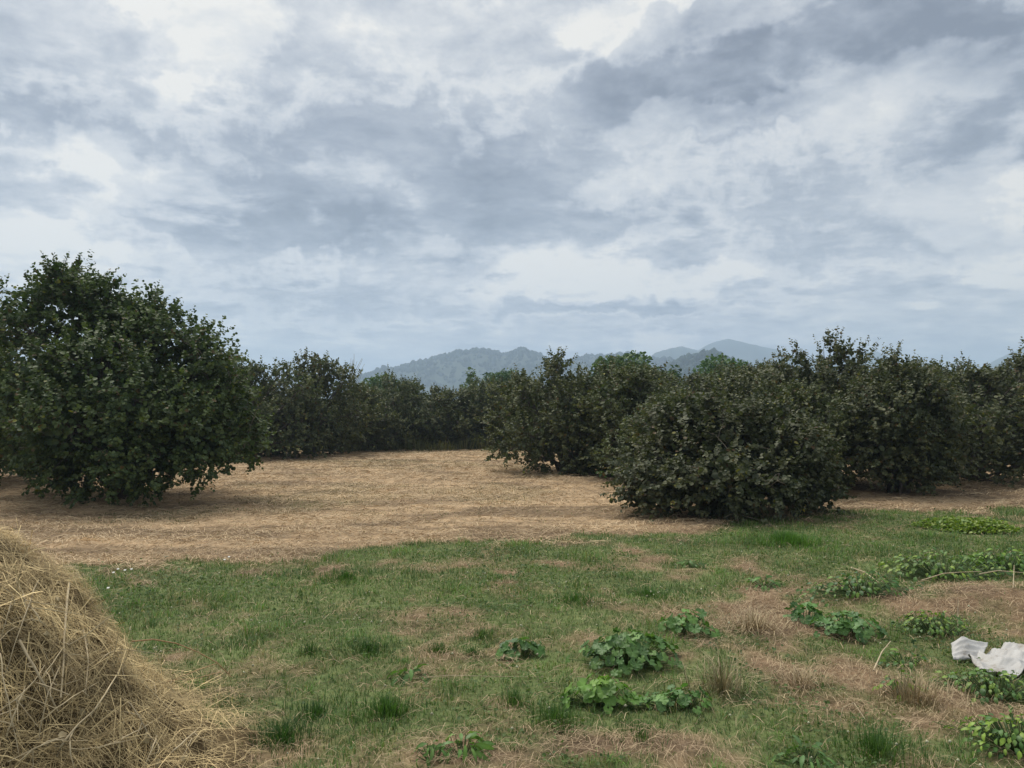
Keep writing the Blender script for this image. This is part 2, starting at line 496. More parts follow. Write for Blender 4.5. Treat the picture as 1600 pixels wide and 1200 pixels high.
def tubes(paths, k=5):
    """paths: list of (points Nx3, radii N) -> verts, faces"""
    V, Fc, off = [], [], 0
    for pts, rad in paths:
        pts = np.asarray(pts, float); n = len(pts)
        tg = nrm(np.gradient(pts, axis=0))
        ref = np.where(np.abs(tg[:, 2:3]) > .9, np.array([[1., 0, 0]]), np.array([[0., 0, 1]]))
        a = nrm(np.cross(tg, ref)); b = np.cross(tg, a)
        an = np.arange(k) / k * 2 * math.pi
        ring = pts[:, None] + np.asarray(rad)[:, None, None] * (np.cos(an)[None, :, None] * a[:, None] + np.sin(an)[None, :, None] * b[:, None])
        V.append(ring.reshape(-1, 3))
        i = np.arange(n - 1)[:, None] * k + np.arange(k)[None]
        j = np.arange(n - 1)[:, None] * k + (np.arange(k) + 1)[None] % k
        Fc.append((np.stack([i, j, j + k, i + k], -1).reshape(-1, 4)) + off)
        off += n * k
    return np.concatenate(V), np.concatenate(Fc)


def bez(a, b, c, n):
    t = np.linspace(0, 1, n)[:, None]
    return a * (1 - t) ** 2 + 2 * b * t * (1 - t) + c * t ** 2


def hazel_meshes(lobes, seed, dens=250, leaf=(.045, .085), nl=12, c_dark=(.052, .066, .038), c_light=(.118, .126, .074), tips=14, bare=0, yellow=.012):
    rng = np.random.default_rng(seed)
    lob = np.array(lobes, float)
    pts, outd, lobi = [], [], []
    for k, (cx, cy_, cz, r) in enumerate(lob):
        n = int(dens * r * r * 1.08) + 20
        cd = nrm(rng.normal(size=(max(n // 13, 7), 3)))                     # leafy boughs, with gaps between them
        d = nrm(cd[rng.integers(0, len(cd), n)] + rng.normal(size=(n, 3)) * (.16 / max(r, .3)) * (1 + (rng.random((n, 1)) < .25) * 3))
        rho = r * (0.45 + .62 * rng.random(n) ** .6) * (0.78 + .5 * rng.random(n) * (rng.random(n) > .6))
        bump = 1 + .40 * (fbm(d[:, 0] * 2.2 + k, d[:, 1] * 2.2 + d[:, 2] * 1.7, seed + k, 3) - .5) * 2
        p = np.array([cx, cy_, cz]) + d * (rho * bump)[:, None] * np.array([1.05, 1.05, .95])
        pts.append(p); outd.append(d); lobi.append(np.full(n, k))
    p = np.concatenate(pts); o = np.concatenate(outd); li = np.concatenate(lobi)
    # thin out what is buried in the middle of other lobes
    keep = p[:, 2] > .10
    for k, (cx, cy_, cz, r) in enumerate(lob):
        ins = (np.linalg.norm(p - np.array([cx, cy_, cz]), axis=1) < .5 * r) & (rng.random(len(p)) < .55)
        keep &= ~ins
    p, o, li = p[keep], o[keep], li[keep]
    n = len(p)
    up = np.array([0, 0, 1.0])
    sd = nrm(o * .75 + up * (.55 - .5 * (p[:, 2:3] < 1.0)) + rng.normal(size=(n, 3)) * .38)
    sl = .14 + .26 * rng.random(n)
    # upright whips that break the outline of the crown
    order = np.argsort(-(p[:, 2] + .5 * rng.random(n)))[: tips * 4]
    wsel = rng.choice(order, tips, replace=False)
    sd[wsel] = nrm(o[wsel] * .5 + up + rng.normal(size=(tips, 3)) * .4); sl[wsel] = .22 + .24 * rng.random(tips)
    T = (np.arange(nl) + .7) / nl
    base = p[:, None] + sd[:, None] * (sl[:, None] * T[None])[..., None]
    side = nrm(np.cross(sd, up + rng.normal(size=(n, 3)) * .3))
    sgn = np.where(np.arange(nl) % 2 == 0, 1.0, -1.0)
    ld = side[:, None] * sgn[None, :, None] * .9 + sd[:, None] * .55 + np.array([0, 0, -.3]) + rng.normal(size=(n, nl, 3)) * .45
    ln = up * .62 + o[:, None] * .62 + rng.normal(size=(n, nl, 3)) * .55
    size = (leaf[0] + (leaf[1] - leaf[0]) * rng.random((n, nl))) * (1.08 - .45 * T[None] ** 3)
    base = base.reshape(-1, 3); base[:, 2] = np.maximum(base[:, 2], .03)
    mixv = np.clip(rng.normal(.45, .28, (n, 1)) + rng.normal(0, .24, (n, nl)), 0, 1).reshape(-1, 1)
    cols = np.array(c_dark) * (1 - mixv) + np.array(c_light) * mixv
    yl = rng.random(len(cols)) < yellow
    cols[yl] = np.array([.20, .19, .045]) * (.6 + .6 * rng.random((yl.sum(), 1)))
    br = rng.random(len(cols)) < .03
    cols[br] = np.array([.10, .065, .035])
    # larger, dark filler leaves added deep in the crown to block light
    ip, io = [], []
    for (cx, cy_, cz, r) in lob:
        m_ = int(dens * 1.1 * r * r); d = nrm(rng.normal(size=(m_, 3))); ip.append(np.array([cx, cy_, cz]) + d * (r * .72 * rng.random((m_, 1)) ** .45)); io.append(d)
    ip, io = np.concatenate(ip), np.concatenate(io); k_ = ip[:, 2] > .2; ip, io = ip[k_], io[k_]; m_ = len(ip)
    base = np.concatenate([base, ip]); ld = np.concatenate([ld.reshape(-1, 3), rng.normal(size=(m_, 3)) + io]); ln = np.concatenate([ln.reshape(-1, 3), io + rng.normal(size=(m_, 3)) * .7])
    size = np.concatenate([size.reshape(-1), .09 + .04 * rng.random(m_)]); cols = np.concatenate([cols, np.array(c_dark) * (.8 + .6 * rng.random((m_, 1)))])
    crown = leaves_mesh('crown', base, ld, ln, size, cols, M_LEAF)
    # stems of the stool, limbs, twigs
    paths = []
    for k, (cx, cy_, cz, r) in enumerate(lob):
        a = rng.random() * 6.283
        s0 = np.array([.18 * math.cos(a), .18 * math.sin(a), -.08]); c = np.array([cx, cy_, cz])
        m = np.array([cx * .25, cy_ * .25, max(cz * .75, .5)]) + rng.normal(size=3) * .12
        q = bez(s0, m, c, 9); q[1:-1] += rng.normal(size=(7, 3)) * .025
        rb = .035 + .012 * rng.random()
        paths.append((q, np.linspace(rb, rb * .35, 9)))
        idx = np.where(li == k)[0]
        for i in idx[:: 5]:
            e = p[i]; st = q[rng.integers(5, 9)]
            mm = (st + e) / 2 + np.array([0, 0, .1]) + rng.normal(size=3) * .06
            paths.append((bez(st, mm, e, 4), np.array([.010, .007, .005, .003])))
    for i in wsel: paths.append((np.stack([p[i] - sd[i] * .25, p[i] + sd[i] * sl[i] * .5, p[i] + sd[i] * sl[i]]), np.array([.006, .004, .002])))
    v, f = tubes(paths, 4)
    trunk = mesh_np('trunk', v, f, np.full(len(f), 4), M_BARK, None, True)
    tw = []
    for _ in range(bare):                                   # grey dead sprays hanging outside the leaves
        i = rng.integers(0, n); e = p[i] + o[i] * .18; s = p[i] - o[i] * .45
        q = bez(s, (s + e) / 2 + rng.normal(size=3) * .12, e + rng.normal(size=3) * .2, 6)
        one = [(q, np.linspace(.009, .003, 6))]
        for _b in range(3):
            b0 = q[rng.integers(2, 5)]; one.append((bez(b0, b0 + rng.normal(size=3) * .1, b0 + rng.normal(size=3) * .22, 4), np.linspace(.005, .002, 4)))
        v, f = tubes(one, 4)
        tw.append(mesh_np('dead_twig', v, f, np.full(len(f), 4), M_TWIG, None, True))
    return crown, trunk, tw


def random_lobes(seed, n=13, rad=1.6, h=3.0):
    rng = np.random.default_rng(seed); L = []
    for i in range(n):
        a = i * 2.399 + rng.random() * .6; t = (i + .5) / n
        rr = rad * (0.25 + .75 * math.sin(math.pi * (0.18 + .62 * (1 - t)))) * (.75 + .4 * rng.random()) if t < .8 else rad * .45 * rng.random()
        z = .62 + (h - 1.1) * t ** .9 + rng.normal() * .15
        L.append((rr * math.cos(a), rr * math.sin(a), z, (.85 - .35 * t) * (.85 + .35 * rng.random())))
    L.append((0, 0, h * .45, 1.15))
    for i in range(7):
        a = i * .9 + rng.random() * .5; rr = rad * (.55 + .4 * rng.random()); L.append((rr * math.cos(a), rr * math.sin(a), .5 + .25 * rng.random(), .42 + .15 * rng.random()))
    for i in range(4):
        a = rng.random() * 6.28; rr = rad * .5 * rng.random(); L.append((rr * math.cos(a), rr * math.sin(a), h - .3 - .25 * rng.random(), .3 + .1 * rng.random()))
    return L


def S(cx, cyb, lst):
    """lobes given where the photograph shows them: (px, py, depth offset, radius) -> local metres"""
    bx, by, _ = P(cx, cyb); out = []
    for (px, py, dy, r) in lst:
        x, y, z = W(px, py, by + dy); out.append((x - bx, dy, z, r))
    return out


A_L = S(190, 780, [(98, 436, 0, .34), (112, 468, .2, .55), (60, 482, .3, .52), (22, 505, -.3, .6), (160, 500, .3, .5), (165, 482, -.1, .42), (198, 498, -.1, .42), (140, 462, .1, .36), (150, 540, .4, .7), (238, 488, 0, .36), (215, 520, .2, .6), (265, 530, -.2, .55), (318, 530, .2, .36), (312, 575, -.2, .62),
                   (352, 600, .2, .42), (362, 640, .3, .5), (335, 675, -.3, .65), (150, 585, -.8, .9), (60, 600, -.6, .85), (220, 630, -1.2, .85), (110, 665, -1.3, .8), (290, 675, -1.0, .7), (180, 710, -1.5, .6),
                   (90, 700, -.9, .6), (250, 715, -1.2, .55), (330, 712, -.4, .48), (200, 610, 1.2, 1.1), (100, 620, 1.4, 1.0), (300, 650, 1.3, .8), (130, 738, -.8, .42), (40, 660, .5, .7), (385, 690, .2, .35), (210, 745, -1.1, .38), (70, 735, -.6, .36)])
C_L = S(885, 738, [(872, 570, 0, .30), (862, 605, 0, .6), (930, 600, .4, .55), (815, 622, .2, .6), (795, 660, -.2, .55), (830, 682, -.9, .6), (900, 645, -.8, .85), (960, 640, 0, .9), (950, 685, -.6, .8),
                   (900, 708, -.9, .55), (850, 665, .8, .85), (930, 665, 1.0, .95), (985, 605, .3, .5), (790, 697, .2, .4), (985, 690, -.5, .75), (935, 718, -1.0, .5), (1010, 650, .1, .7), (850, 712, -.6, .45), (895, 735, -1.3, .3)])
D_L = S(1135, 806, [(1130, 712, 0, .85), (1035, 728, .1, .6), (1235, 722, .1, .62), (1085, 672, .2, .5), (1180, 668, .3, .5), (1015, 755, -.3, .42), (1272, 757, -.1, .38), (1130, 745, -.7, .6),
                    (1200, 758, -.7, .46), (1075, 762, -.6, .42), (1150, 715, .9, .75), (1225, 685, .6, .5), (1050, 690, .8, .55), (1020, 670, .9, .45), (1130, 770, -.4, .38), (1250, 705, -.3, .45), (1000, 775, -.2, .28), (1285, 780, -.1, .26), (985, 735, .4, .4), (1095, 632, .3, .26), (1210, 640, .4, .28), (1030, 645, .7, .3), (1150, 640, .1, .3), (1265, 690, .2, .34)])
E_L = S(1278, 755, [(1298, 553, 0, .30), (1332, 565, .2, .36), (1240, 574, 0, .36), (1290, 610, 0, .75), (1215, 622, -.2, .7), (1350, 630, -.1, .7), (1280, 665, -.8, .85), (1340, 685, -.5, .6), (1210, 675, 0, .8),
                    (1260, 645, .9, 1.05), (1340, 650, 1.0, .85), (1175, 615, .5, .55), (1310, 722, -.2, .4), (1250, 720, 0, .6), (1180, 660, .2, .7)])
F_L = S(1405, 772, [(1395, 570, 0, .22), (1410, 596, 0, .38), (1375, 612, .1, .45), (1445, 622, -.1, .5), (1350, 645, 0, .55), (1400, 655, -.4, .78), (1465, 668, -.1, .5), (1440, 708, -.3, .52), (1390, 692, -.5, .55),
                    (1440, 742, -.3, .34), (1350, 685, .3, .5), (1400, 665, .8, .8), (1460, 655, .7, .6), (1410, 626, .5, .55), (1330, 660, .5, .55), (1470, 720, .2, .4), (1400, 735, -.2, .35)])

PROTO = {
    'A': hazel_meshes(A_L, 1, 350, (.045, .09), 12, (.046, .070, .036), (.105, .134, .062), 22, 8),
    'C': hazel_meshes(C_L, 2, 260, tips=16, bare=4), 'D': hazel_meshes(D_L, 3, 400, (.045, .09), 12, tips=34, bare=24),
    'E': hazel_meshes(E_L, 4, 280, tips=14, bare=4), 'F': hazel_meshes(F_L, 5, 420, (.04, .08), tips=10, bare=5),
    'g': hazel_meshes(random_lobes(21, 13, 1.7, 3.1), 6, 150, (.055, .104), 11), 'h': hazel_meshes(random_lobes(22, 12, 1.9, 2.9), 7, 150, (.055, .104), 11), 'i': hazel_meshes(random_lobes(23, 14, 1.6, 3.3), 8, 150, (.055, .104), 11),
}


def hazel(px, py, proto, s=1.0, sz=None, rot=0.0, tint=(1, 1, 1), label='', group='hazel trees of the orchard'):
    cr, tr, tw = PROTO[proto]
    x, y, z = ground_at(px, py)
    t = empty('hazel_tree', (x, y, z - .02), R(rot), (s, s, sz or s))
    tag(t, label, 'tree', group)
    for nm, me in [('trunk', tr), ('crown', cr)] + [('dead_twig', m_) for m_ in tw]:
        o = link(nm, me, t); o.color = (*tint, 1)
        if nm == 'crown': o['kind'] = 'stuff'
    return t


GRN, OLV, BRN, MID = (1.08, 1.16, .84), (1.2, 1.22, .92), (1.16, 1.14, .96), (1.16, 1.24, .94)
hazel(190, 780, 'A', 1, tint=GRN, label='tallest, dark green hazel tree nearest the left edge, its skirt reaching the mown hay')
hazel(-75, 756, 'g', 1.25, 1.34, 40, GRN, 'hazel tree cut off by the left edge beside the tallest one')
hazel(395, 716, 'h', 1.0, 1.12, 80, MID, 'hazel tree half hidden behind the right flank of the tallest left tree')
hazel(484, 711, 'i', .98, 1.06, 10, OLV, 'hazel tree with a ragged peak at the left end of the far row')
hazel(572, 704, 'g', .84, .80, 200, OLV, 'low hazel tree in the far row, right of the ragged peaked one')
hazel(634, 700, 'h', .9, 1.0, 130, MID, 'hazel tree in the middle of the far row under the rising ridge')
hazel(702, 700, 'i', .92, .76, 300, OLV, 'low rounded hazel tree in the far row behind the dry stems')
hazel(764, 699, 'g', .95, .92, 90, MID, 'hazel tree at the right end of the far row beside the whip topped one')
hazel(885, 738, 'C', 1, tint=OLV, label='hazel tree with upright whips on top, hanging over the middle of the hay')
hazel(1140, 804, 'D', .97, .93, tint=(1.04, 1.02, .9), label='low broad hazel bush in front, leafy to the ground with grey bare twigs')
hazel(1278, 755, 'E', 1, tint=BRN, label='hazel tree with two peaks behind the low broad bush')
hazel(1405, 772, 'F', 1, tint=BRN, label='slim hazel tree with one peak over a dark patch of shade')
hazel(1528, 752, 'h', 1.0, .9, 220, BRN, 'rounded hazel tree right of the slim one near the right edge')
hazel(1640, 722, 'i', 1.0, .98, 140, BRN, 'hazel tree cut off by the right edge')
back = [(1010, 716, 'g', 1.05, .95, 15), (1085, 712, 'h', 1.05, 1.0, 250), (1160, 716, 'i', 1.0, .92, 70), (1215, 708, 'g', 1.05, 1.02, 160),
        (1340, 714, 'h', 1.05, 1.04, 330), (1400, 706, 'i', 1.05, 1.02, 20), (1462, 712, 'g', 1.0, 1.02, 280), (1545, 706, 'h', 1.1, 1.1, 100), (1590, 704, 'i', 1.05, 1.0, 190),
        (830, 701, 'i', 1.0, .9, 240), (905, 702, 'h', 1.0, .92, 60), (965, 700, 'g', 1.0, .95, 310), (340, 704, 'g', 1.0, 1.0, 120), (250, 708, 'i', 1.0, 1.0, 33), (50, 706, 'h', 1.1, 1.0, 77), (1003, 742, 'i', .92, .8, 200), (1175, 748, 'g', .92, .82, 45), (1085, 764, 'h', .7, .66, 10), (1225, 768, 'i', .66, .66, 290)]
BACK_LABELS = ['hazel tree behind the gap between the whip topped tree and the low broad bush', 'hazel tree below the pointed dark green tree, behind the low broad bush',
               'hazel tree below the pale green tree, behind the low broad bush', 'hazel tree just left of the two peaked one, in the second row',
               'hazel tree behind the dip between the two peaked and the slim tree', 'hazel tree directly behind the slim one peaked tree', 'hazel tree between the slim and the rounded tree, in the second row',
               'hazel tree directly behind the rounded tree near the right edge', 'hazel tree behind the right flank of the rounded tree, by the right edge',
               'hazel tree behind the left flank of the whip topped tree', 'hazel tree directly behind the whip topped tree', 'hazel tree under the bushy bright green tree, behind the whip topped one',
               'hazel tree behind the tallest left tree, seen at its right flank', 'hazel tree directly behind the middle of the tallest left tree', 'hazel tree behind the left flank of the tallest left tree',
               'hazel tree filling the space right of the whip topped one beside the low bush', 'hazel tree pressed close behind the right half of the low broad bush', 'small hazel joined to the left shoulder of the low broad bush', 'small hazel joined to the right shoulder of the low broad bush']
for k, (px, py, pr, s, sz, rt) in enumerate(back):
    hazel(px, py, pr, s, sz, rt, (OLV, BRN, MID)[k % 3], BACK_LABELS[k], 'hazel trees of the second row')
for k, px in enumerate((430, 520, 600, 668, 735, 800, 880, 950, 1030, 1110, 1190, 1270, 1370, 1450, 1530, 1610)):
    hazel(px, 683 + (k * 7) % 5, 'ghi'[k % 3], 1.0, .72 + .06 * (k % 3), k * 77, (OLV, MID, BRN)[k % 3], 'distant hazel tree whose top shows above the rows in front', 'distant hazel trees of the back rows')


# taller bright trees far behind the orchard
def broadleaf_meshes(seed, kind):
    rng = np.random.default_rng(seed)
    if kind == 'poplar': lobes = [(rng.normal() * .25, rng.normal() * .25, 1.2 + i * .75, .95 - .1 * i) for i in range(7)]
    else: lobes = [(math.cos(a) * 1.3, math.sin(a) * 1.3, 2.6 + .9 * (i % 3), 1.15) for i, a in enumerate(np.arange(9) * 2.4)] + [(0, 0, 5.0, 1.0), (0, 0, 3.4, 1.5)]
    ps, os_ = [], []
    for (x, y, z, r) in lobes:
        n = int(420 * r * r); d = nrm(rng.normal(size=(n, 3)))
        ps.append(np.array([x, y, z]) + d * (r * (.5 + .6 * rng.random((n, 1)) ** .6))); os_.append(d)
    p = np.concatenate(ps); o = np.concatenate(os_); n = len(p)
    mixv = rng.random((n, 1))
    cols = np.array([.045, .085, .03]) * (1 - mixv) + np.array([.105, .165, .055]) * mixv
    cr = leaves_mesh('crown', p, o + rng.normal(size=(n, 3)) * .6, np.array([0, 0, .9]) + o * .5 + rng.normal(size=(n, 3)) * .5, .16 + .14 * rng.random(n), cols, M_LEAF)
    paths = [(np.array([[0, 0, -.2], [.03, 0, 1.5], [-.02, .03, 3.2], [0, 0, 5.2]]), np.array([.16, .13, .09, .02]))]
    for (x, y, z, r) in lobes: paths.append((bez(np.array([0, 0, max(z - 1.5, .5)]), np.array([x * .4, y * .4, z - .6]), np.array([x, y, z]), 5), np.linspace(.07, .02, 5)))
    v, f = tubes(paths, 5)
    return cr, mesh_np('trunk', v, f, np.full(len(f), 4), M_BARK, None, True)


BL = {'poplar': broadleaf_meshes(91, 'poplar'), 'round': broadleaf_meshes(92, 'round')}
far_trees = [(735, 560, 62, 'poplar', 1.15, 'slender bright green tree rising behind the low far row', (1.1, 1.1, .8)),
             (768, 570, 66, 'poplar', 1.1, 'dark narrow tree just right of the slender bright green one', (.6, .75, .8)),
             (598, 582, 58, 'round', 1.0, 'pale green treetop above the far row under the left ridge', (1.2, 1.2, 1.0)),
             (990, 548, 60, 'round', 1.35, 'bushy bright green tree above the middle of the orchard', (1.0, 1.05, .7)),
             (1048, 556, 66, 'poplar', 1.3, 'dark green pointed tree right of the bushy bright one', (.6, .75, .8)),
             (1022, 578, 70, 'round', 1.1, 'dull green treetop low between the bushy and the pointed tree', (.9, .95, .75)),
             (1122, 552, 58, 'round', 1.05, 'pale green tree standing in front of the round dark hill', (1.2, 1.3, 1.2)),
             (795, 575, 72, 'round', 1.1, 'green treetop beside the whip topped hazel tree', (.9, 1.0, .8))]
for k, (px, py, d, kd, wsc, lab, tint) in enumerate(far_trees):
    x, y, z = W(px, py, d)
    hgt = 6.9 if kd == 'poplar' else 6.1
    s = z / hgt
    t = empty('broadleaf_tree', (x, y, gz(x, y) - .05), k * 1.3, (s * wsc, s * wsc, s)); tag(t, lab, 'tree', 'trees behind the orchard')
    for nm, me in zip(('crown', 'trunk'), BL[kd]):
        o = link(nm, me, t); o.color = (*tint, 1)
        if nm == 'crown': o['kind'] = 'stuff'


def bare_tree(px, py, top, label, seed, nbr=10):
    rng = np.random.default_rng(seed); x, y, z = ground_at(px, py)
    h = W(px, top, y)[2]
    paths = []
    main = np.array([[0, 0, 0], [.05, 0, h * .4], [-.03, .05, h * .75], [.04, 0, h]]); paths.append((main, np.array([.04, .03, .02, .006])))
    for i in range(nbr):
        t = .45 + .5 * rng.random(); b0 = np.array([0.02, .02, h * t]); a = rng.random() * 6.28; ln = h * (.12 + .22 * (1 - t) + .1 * rng.random())
        e = b0 + np.array([math.cos(a) * ln * .5, math.sin(a) * ln * .5, ln]); paths.append((bez(b0, (b0 + e) / 2 + rng.normal(size=3) * .06, e, 5), np.linspace(.014, .004, 5)))
    v, f = tubes(paths, 5)
    o = link('bare_sapling', mesh_np('bare_sapling', v, f, np.full(len(f), 4), M_TWIG, None, True), None, (x, y, z)); tag(o, label, 'sapling')


bare_tree(549, 703, 562, 'thin leafless grey sapling standing in the far row left of the ridge', 5)


# ------------------------------------------------------------------ grass, straw (stuff)
def blades_mesh(name, p, az, L, w, lean, cols, mat):
    """curved tapering blades, five corners each"""
    n = len(p)
    d = np.stack([np.cos(az), np.sin(az), np.zeros(n)], -1); s = np.stack([-np.sin(az), np.cos(az), np.zeros(n)], -1)
    up = np.array([0, 0, 1.0])
    m = p + d * (L * np.sin(lean) * .38)[:, None] + up * (L * .58 * np.cos(lean * .6))[:, None]
    t = p + d * (L * np.sin(lean) * 1.0)[:, None] + up * (L * np.cos(lean) * .98)[:, None]
    h = (w / 2)[:, None] * s
    v = np.stack([p - h, p + h, m + h * .8, m - h * .8, t], 1).reshape(-1, 3)
    i = np.arange(n)[:, None] * 5
    loops = np.concatenate([i + np.array([[0, 1, 2, 3]]), i + np.array([[3, 2, 4]])], 1)
    sizes = np.tile([4, 3], n)
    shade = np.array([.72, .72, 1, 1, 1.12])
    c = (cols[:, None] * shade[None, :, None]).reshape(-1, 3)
    return mesh_np(name, v, loops, sizes, mat, c)


def straws_mesh(name, p, d, L, w, arch, cols, mat, side=None, bend=None):
    """thin strips of two pieces lying along d"""
    n = len(p); d = nrm(d)
    if side is None: side = nrm(np.cross(d, np.array([0, 0, 1.0]) + np.random.default_rng(1).normal(size=(n, 3)) * .5))
    h = side * (w / 2)[:, None]
    a = p - d * (L / 2)[:, None]; b = p + d * (L / 2)[:, None]
    m = p + arch + (0 if bend is None else bend)
    v = np.stack([a - h, a + h, m - h, m + h, b - h * .6, b + h * .6], 1).reshape(-1, 3)
    i = np.arange(n)[:, None] * 6
    loops = np.concatenate([i + np.array([[0, 1, 3, 2]]), i + np.array([[2, 3, 5, 4]])], 1)
    return mesh_np(name, v, loops, np.full(2 * n, 4), mat, np.repeat(cols, 6, 0))


def scatter(rng, n, y0, y1, power=0.0, marg=.14):
    """points over the part of the field in front of the camera, with a margin to both sides"""
    t = rng.random(n)
    if abs(power + 1) < 1e-6: y = y0 * (y1 / y0) ** t
    else: y = (y0 ** (power + 1) + t * (y1 ** (power + 1) - y0 ** (power + 1))) ** (1 / (power + 1))
    hw = .68 + marg + .6 / y
    return (rng.random(n) * 2 - 1) * hw * y, y


def off_pile(x, y, r=1.15):
    return np.hypot(x - _hp[0], y - _hp[1]) > r


G_A, G_B, G_Y = np.array([.072, .138, .040]), np.array([.155, .265, .066]), np.array([.24, .22, .11])
S_A, S_B = np.array([.62, .475, .295]), np.array([.26, .185, .11])


def build_grass():
    rng = np.random.default_rng(100)
    x, y = scatter(rng, 325000, 2.7, 13.6, -.2)
    g = greenness(x, y)
    k = (rng.random(len(x)) < np.clip(g * 1.35 - .12, .03, 1)) & off_pile(x, y, 1.32)
    x, y, g = x[k], y[k], g[k]; n = len(x)
    lush = fbm(x * 3.3, y * 3.3, 55, 3); tall = sstep(.55, .8, lush) * g; clump = sstep(.6, .78, fbm(x * 5.5, y * 5.5, 57, 3)) * g
    L = (.016 + .026 * rng.random(n)) * (1 + 1.5 * tall + 1.3 * clump) * (.75 + .05 * y)
    w = (.0022 + .0022 * rng.random(n)) * (.62 + .11 * y)
    lean = np.clip(.25 + .95 * rng.random(n), 0, 1.35)
    hue = np.clip(rng.normal(.35, .25, n) + (fbm(x * 2.1, y * 2.1, 56, 3) - .5) * 1.6, 0, 1)[:, None]
    c = (G_A * (1 - hue) + G_B * hue) * (.88 + .5 * clump)[:, None]
    dryp = (rng.random(n) < .2 + .42 * (1 - g))[:, None]
    c = np.where(dryp, G_Y * (.7 + .8 * rng.random((n, 1))), c)
    p = np.stack([x, y, gheight(x, y) - .004], -1)
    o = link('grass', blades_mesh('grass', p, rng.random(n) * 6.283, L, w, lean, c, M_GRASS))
    tag(o, 'short patchy green grass between the hay field and the camera', 'grass', kind='stuff')
    # clover and small broad leaves between the blades
    x, y = scatter(rng, 70000, 2.7, 13, -.3); g = greenness(x, y); pt = fbm(x * 1.3, y * 1.3, 58, 4)
    k = (rng.random(len(x)) < sstep(.45, .68, pt) * g + .03 * g) & off_pile(x, y, 1.45); x, y = x[k], y[k]; n = len(x)
    d = rng.normal(size=(n, 3)); d[:, 2] = np.abs(d[:, 2]) * .3
    hue = np.clip(rng.random((n, 1)) * .6 + .8 * (fbm(x * .8, y * .8, 59, 3) - .3)[:, None], 0, 1); c = np.array([.05, .10, .034]) * (1 - hue) + np.array([.14, .20, .06]) * hue
    o = link('clover', leaves_mesh('clover', np.stack([x, y, gheight(x, y) + .008 + .03 * rng.random(n)], -1), d, np.array([0, 0, 1.0]) + rng.normal(size=(n, 3)) * .45, (.011 + .016 * rng.random(n)) * (.7 + .06 * y), c, M_GRASS))
    tag(o, 'low clover and small broad leaves mixed into the turf', 'clover', kind='stuff')
    # dry straw lying in the turf
    x, y = scatter(rng, 190000, 2.7, 13, -.3)
    g = greenness(x, y); bk = np.exp(-(((x - BANK[0] - .25) / .95) ** 2 + ((y - BANK[1]) / .5) ** 2))
    k = (rng.random(len(x)) < .07 + .75 * (1 - g) ** 1.3 + bk) & (y < field_edge(x) + .5)
    x, y = x[k], y[k]; n = len(x)
    L = .04 + .11 * rng.random(n) ** 1.6; w = (.0011 + .0013 * rng.random(n)) * (.6 + .12 * y)
    a = rng.normal(0, .9, n) + 3 * (fbm(x * 1.2, y * 1.2, 71, 2) - .5) * 2
    d = np.stack([np.cos(a), np.sin(a), rng.normal(0, .14, n)], -1)
    z = gheight(x, y) + .006 + .022 * rng.random(n) ** 2
    mv = rng.random((n, 1)); c = (S_B * (1 - mv) + S_A * mv) * .86
    o = link('straw_litter', straws_mesh('straw_litter', np.stack([x, y, z], -1), d, L, w, np.stack([0 * x, 0 * x, .006 + .02 * rng.random(n)], -1), c, M_STRAW))
    tag(o, 'dry straw and dead stems lying in the bare patches of the turf', 'straw', kind='stuff')
    # mown hay
    x, y = scatter(rng, 165000, 7.0, 33, -.85)
    k = (y > field_edge(x) - .35 + .9 * (rng.random(len(x)) - .5)) & (greenness(x, y) < .75)
    x, y = x[k], y[k]; n = len(x)
    wisp = fbm(x * .9, y * 3.2, 81, 4)
    k = rng.random(n) < (sstep(.3, .62, wisp) * .75 + .3) * (1 - .55 * sstep(.52, .68, fbm(x * .55, y * 1.6, 44, 4))); x, y, wisp = x[k], y[k], wisp[k]; n = len(x)
    L = (.08 + .2 * rng.random(n) ** 1.5) * (.8 + .02 * y); w = (.0022 + .0022 * rng.random(n)) * (.45 + .11 * y)
    a = rng.normal(0, .75, n) + 2.2 * (fbm(x * .7, y * 1.2, 82, 2) - .5)
    d = np.stack([np.cos(a), np.sin(a), rng.normal(0, .12, n)], -1)
    z = gheight(x, y) + .008 + .045 * rng.random(n) ** 2 * sstep(.4, .8, wisp)
    mv = np.clip(rng.random((n, 1)) * .8 + (wisp[:, None] - .45), 0, 1); c = (S_B * (1 - mv) + S_A * mv) * (.55 + .9 * fbm(x * .6, y * 1.5, 44, 4))[:, None]
    o = link('mown_hay', straws_mesh('mown_hay', np.stack([x, y, z], -1), d, L, w, np.stack([0 * x, 0 * x, .01 + .03 * rng.random(n)], -1), c, M_STRAW))
    tag(o, 'mown hay spread over the field between the trees', 'hay', kind='stuff')
    # green regrowth in the hay and the tall grass along the far row
    x, y = scatter(rng, 110000, 8, 32, -.4)
    k = (y > field_edge(x)) & (rng.random(len(x)) < sstep(.52, .72, fbm(x * .5, y * .5, 21, 4)) * .8)
    x, y = x[k], y[k]; n = len(x)
    hue = rng.random((n, 1)); c = np.array([.10, .115, .045]) * (1 - hue) + np.array([.2, .17, .08]) * hue
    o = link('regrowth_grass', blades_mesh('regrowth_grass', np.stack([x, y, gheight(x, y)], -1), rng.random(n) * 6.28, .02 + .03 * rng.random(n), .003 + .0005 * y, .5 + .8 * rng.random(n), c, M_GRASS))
    tag(o, 'thin green regrowth showing through the mown hay', 'grass', kind='stuff')
    n = 27000; x = (rng.random(n) * 2 - 1) * 33; y = 30.3 + .12 * x + rng.random(n) ** 1.5 * 9 + 1.6 * (fbm(x * .35, x * 0, 91, 3) - .5)
    tall = sstep(.35, .7, fbm(x * .6, y * .6, 92, 3))
    L = .16 + .5 * rng.random(n) * (.3 + tall)
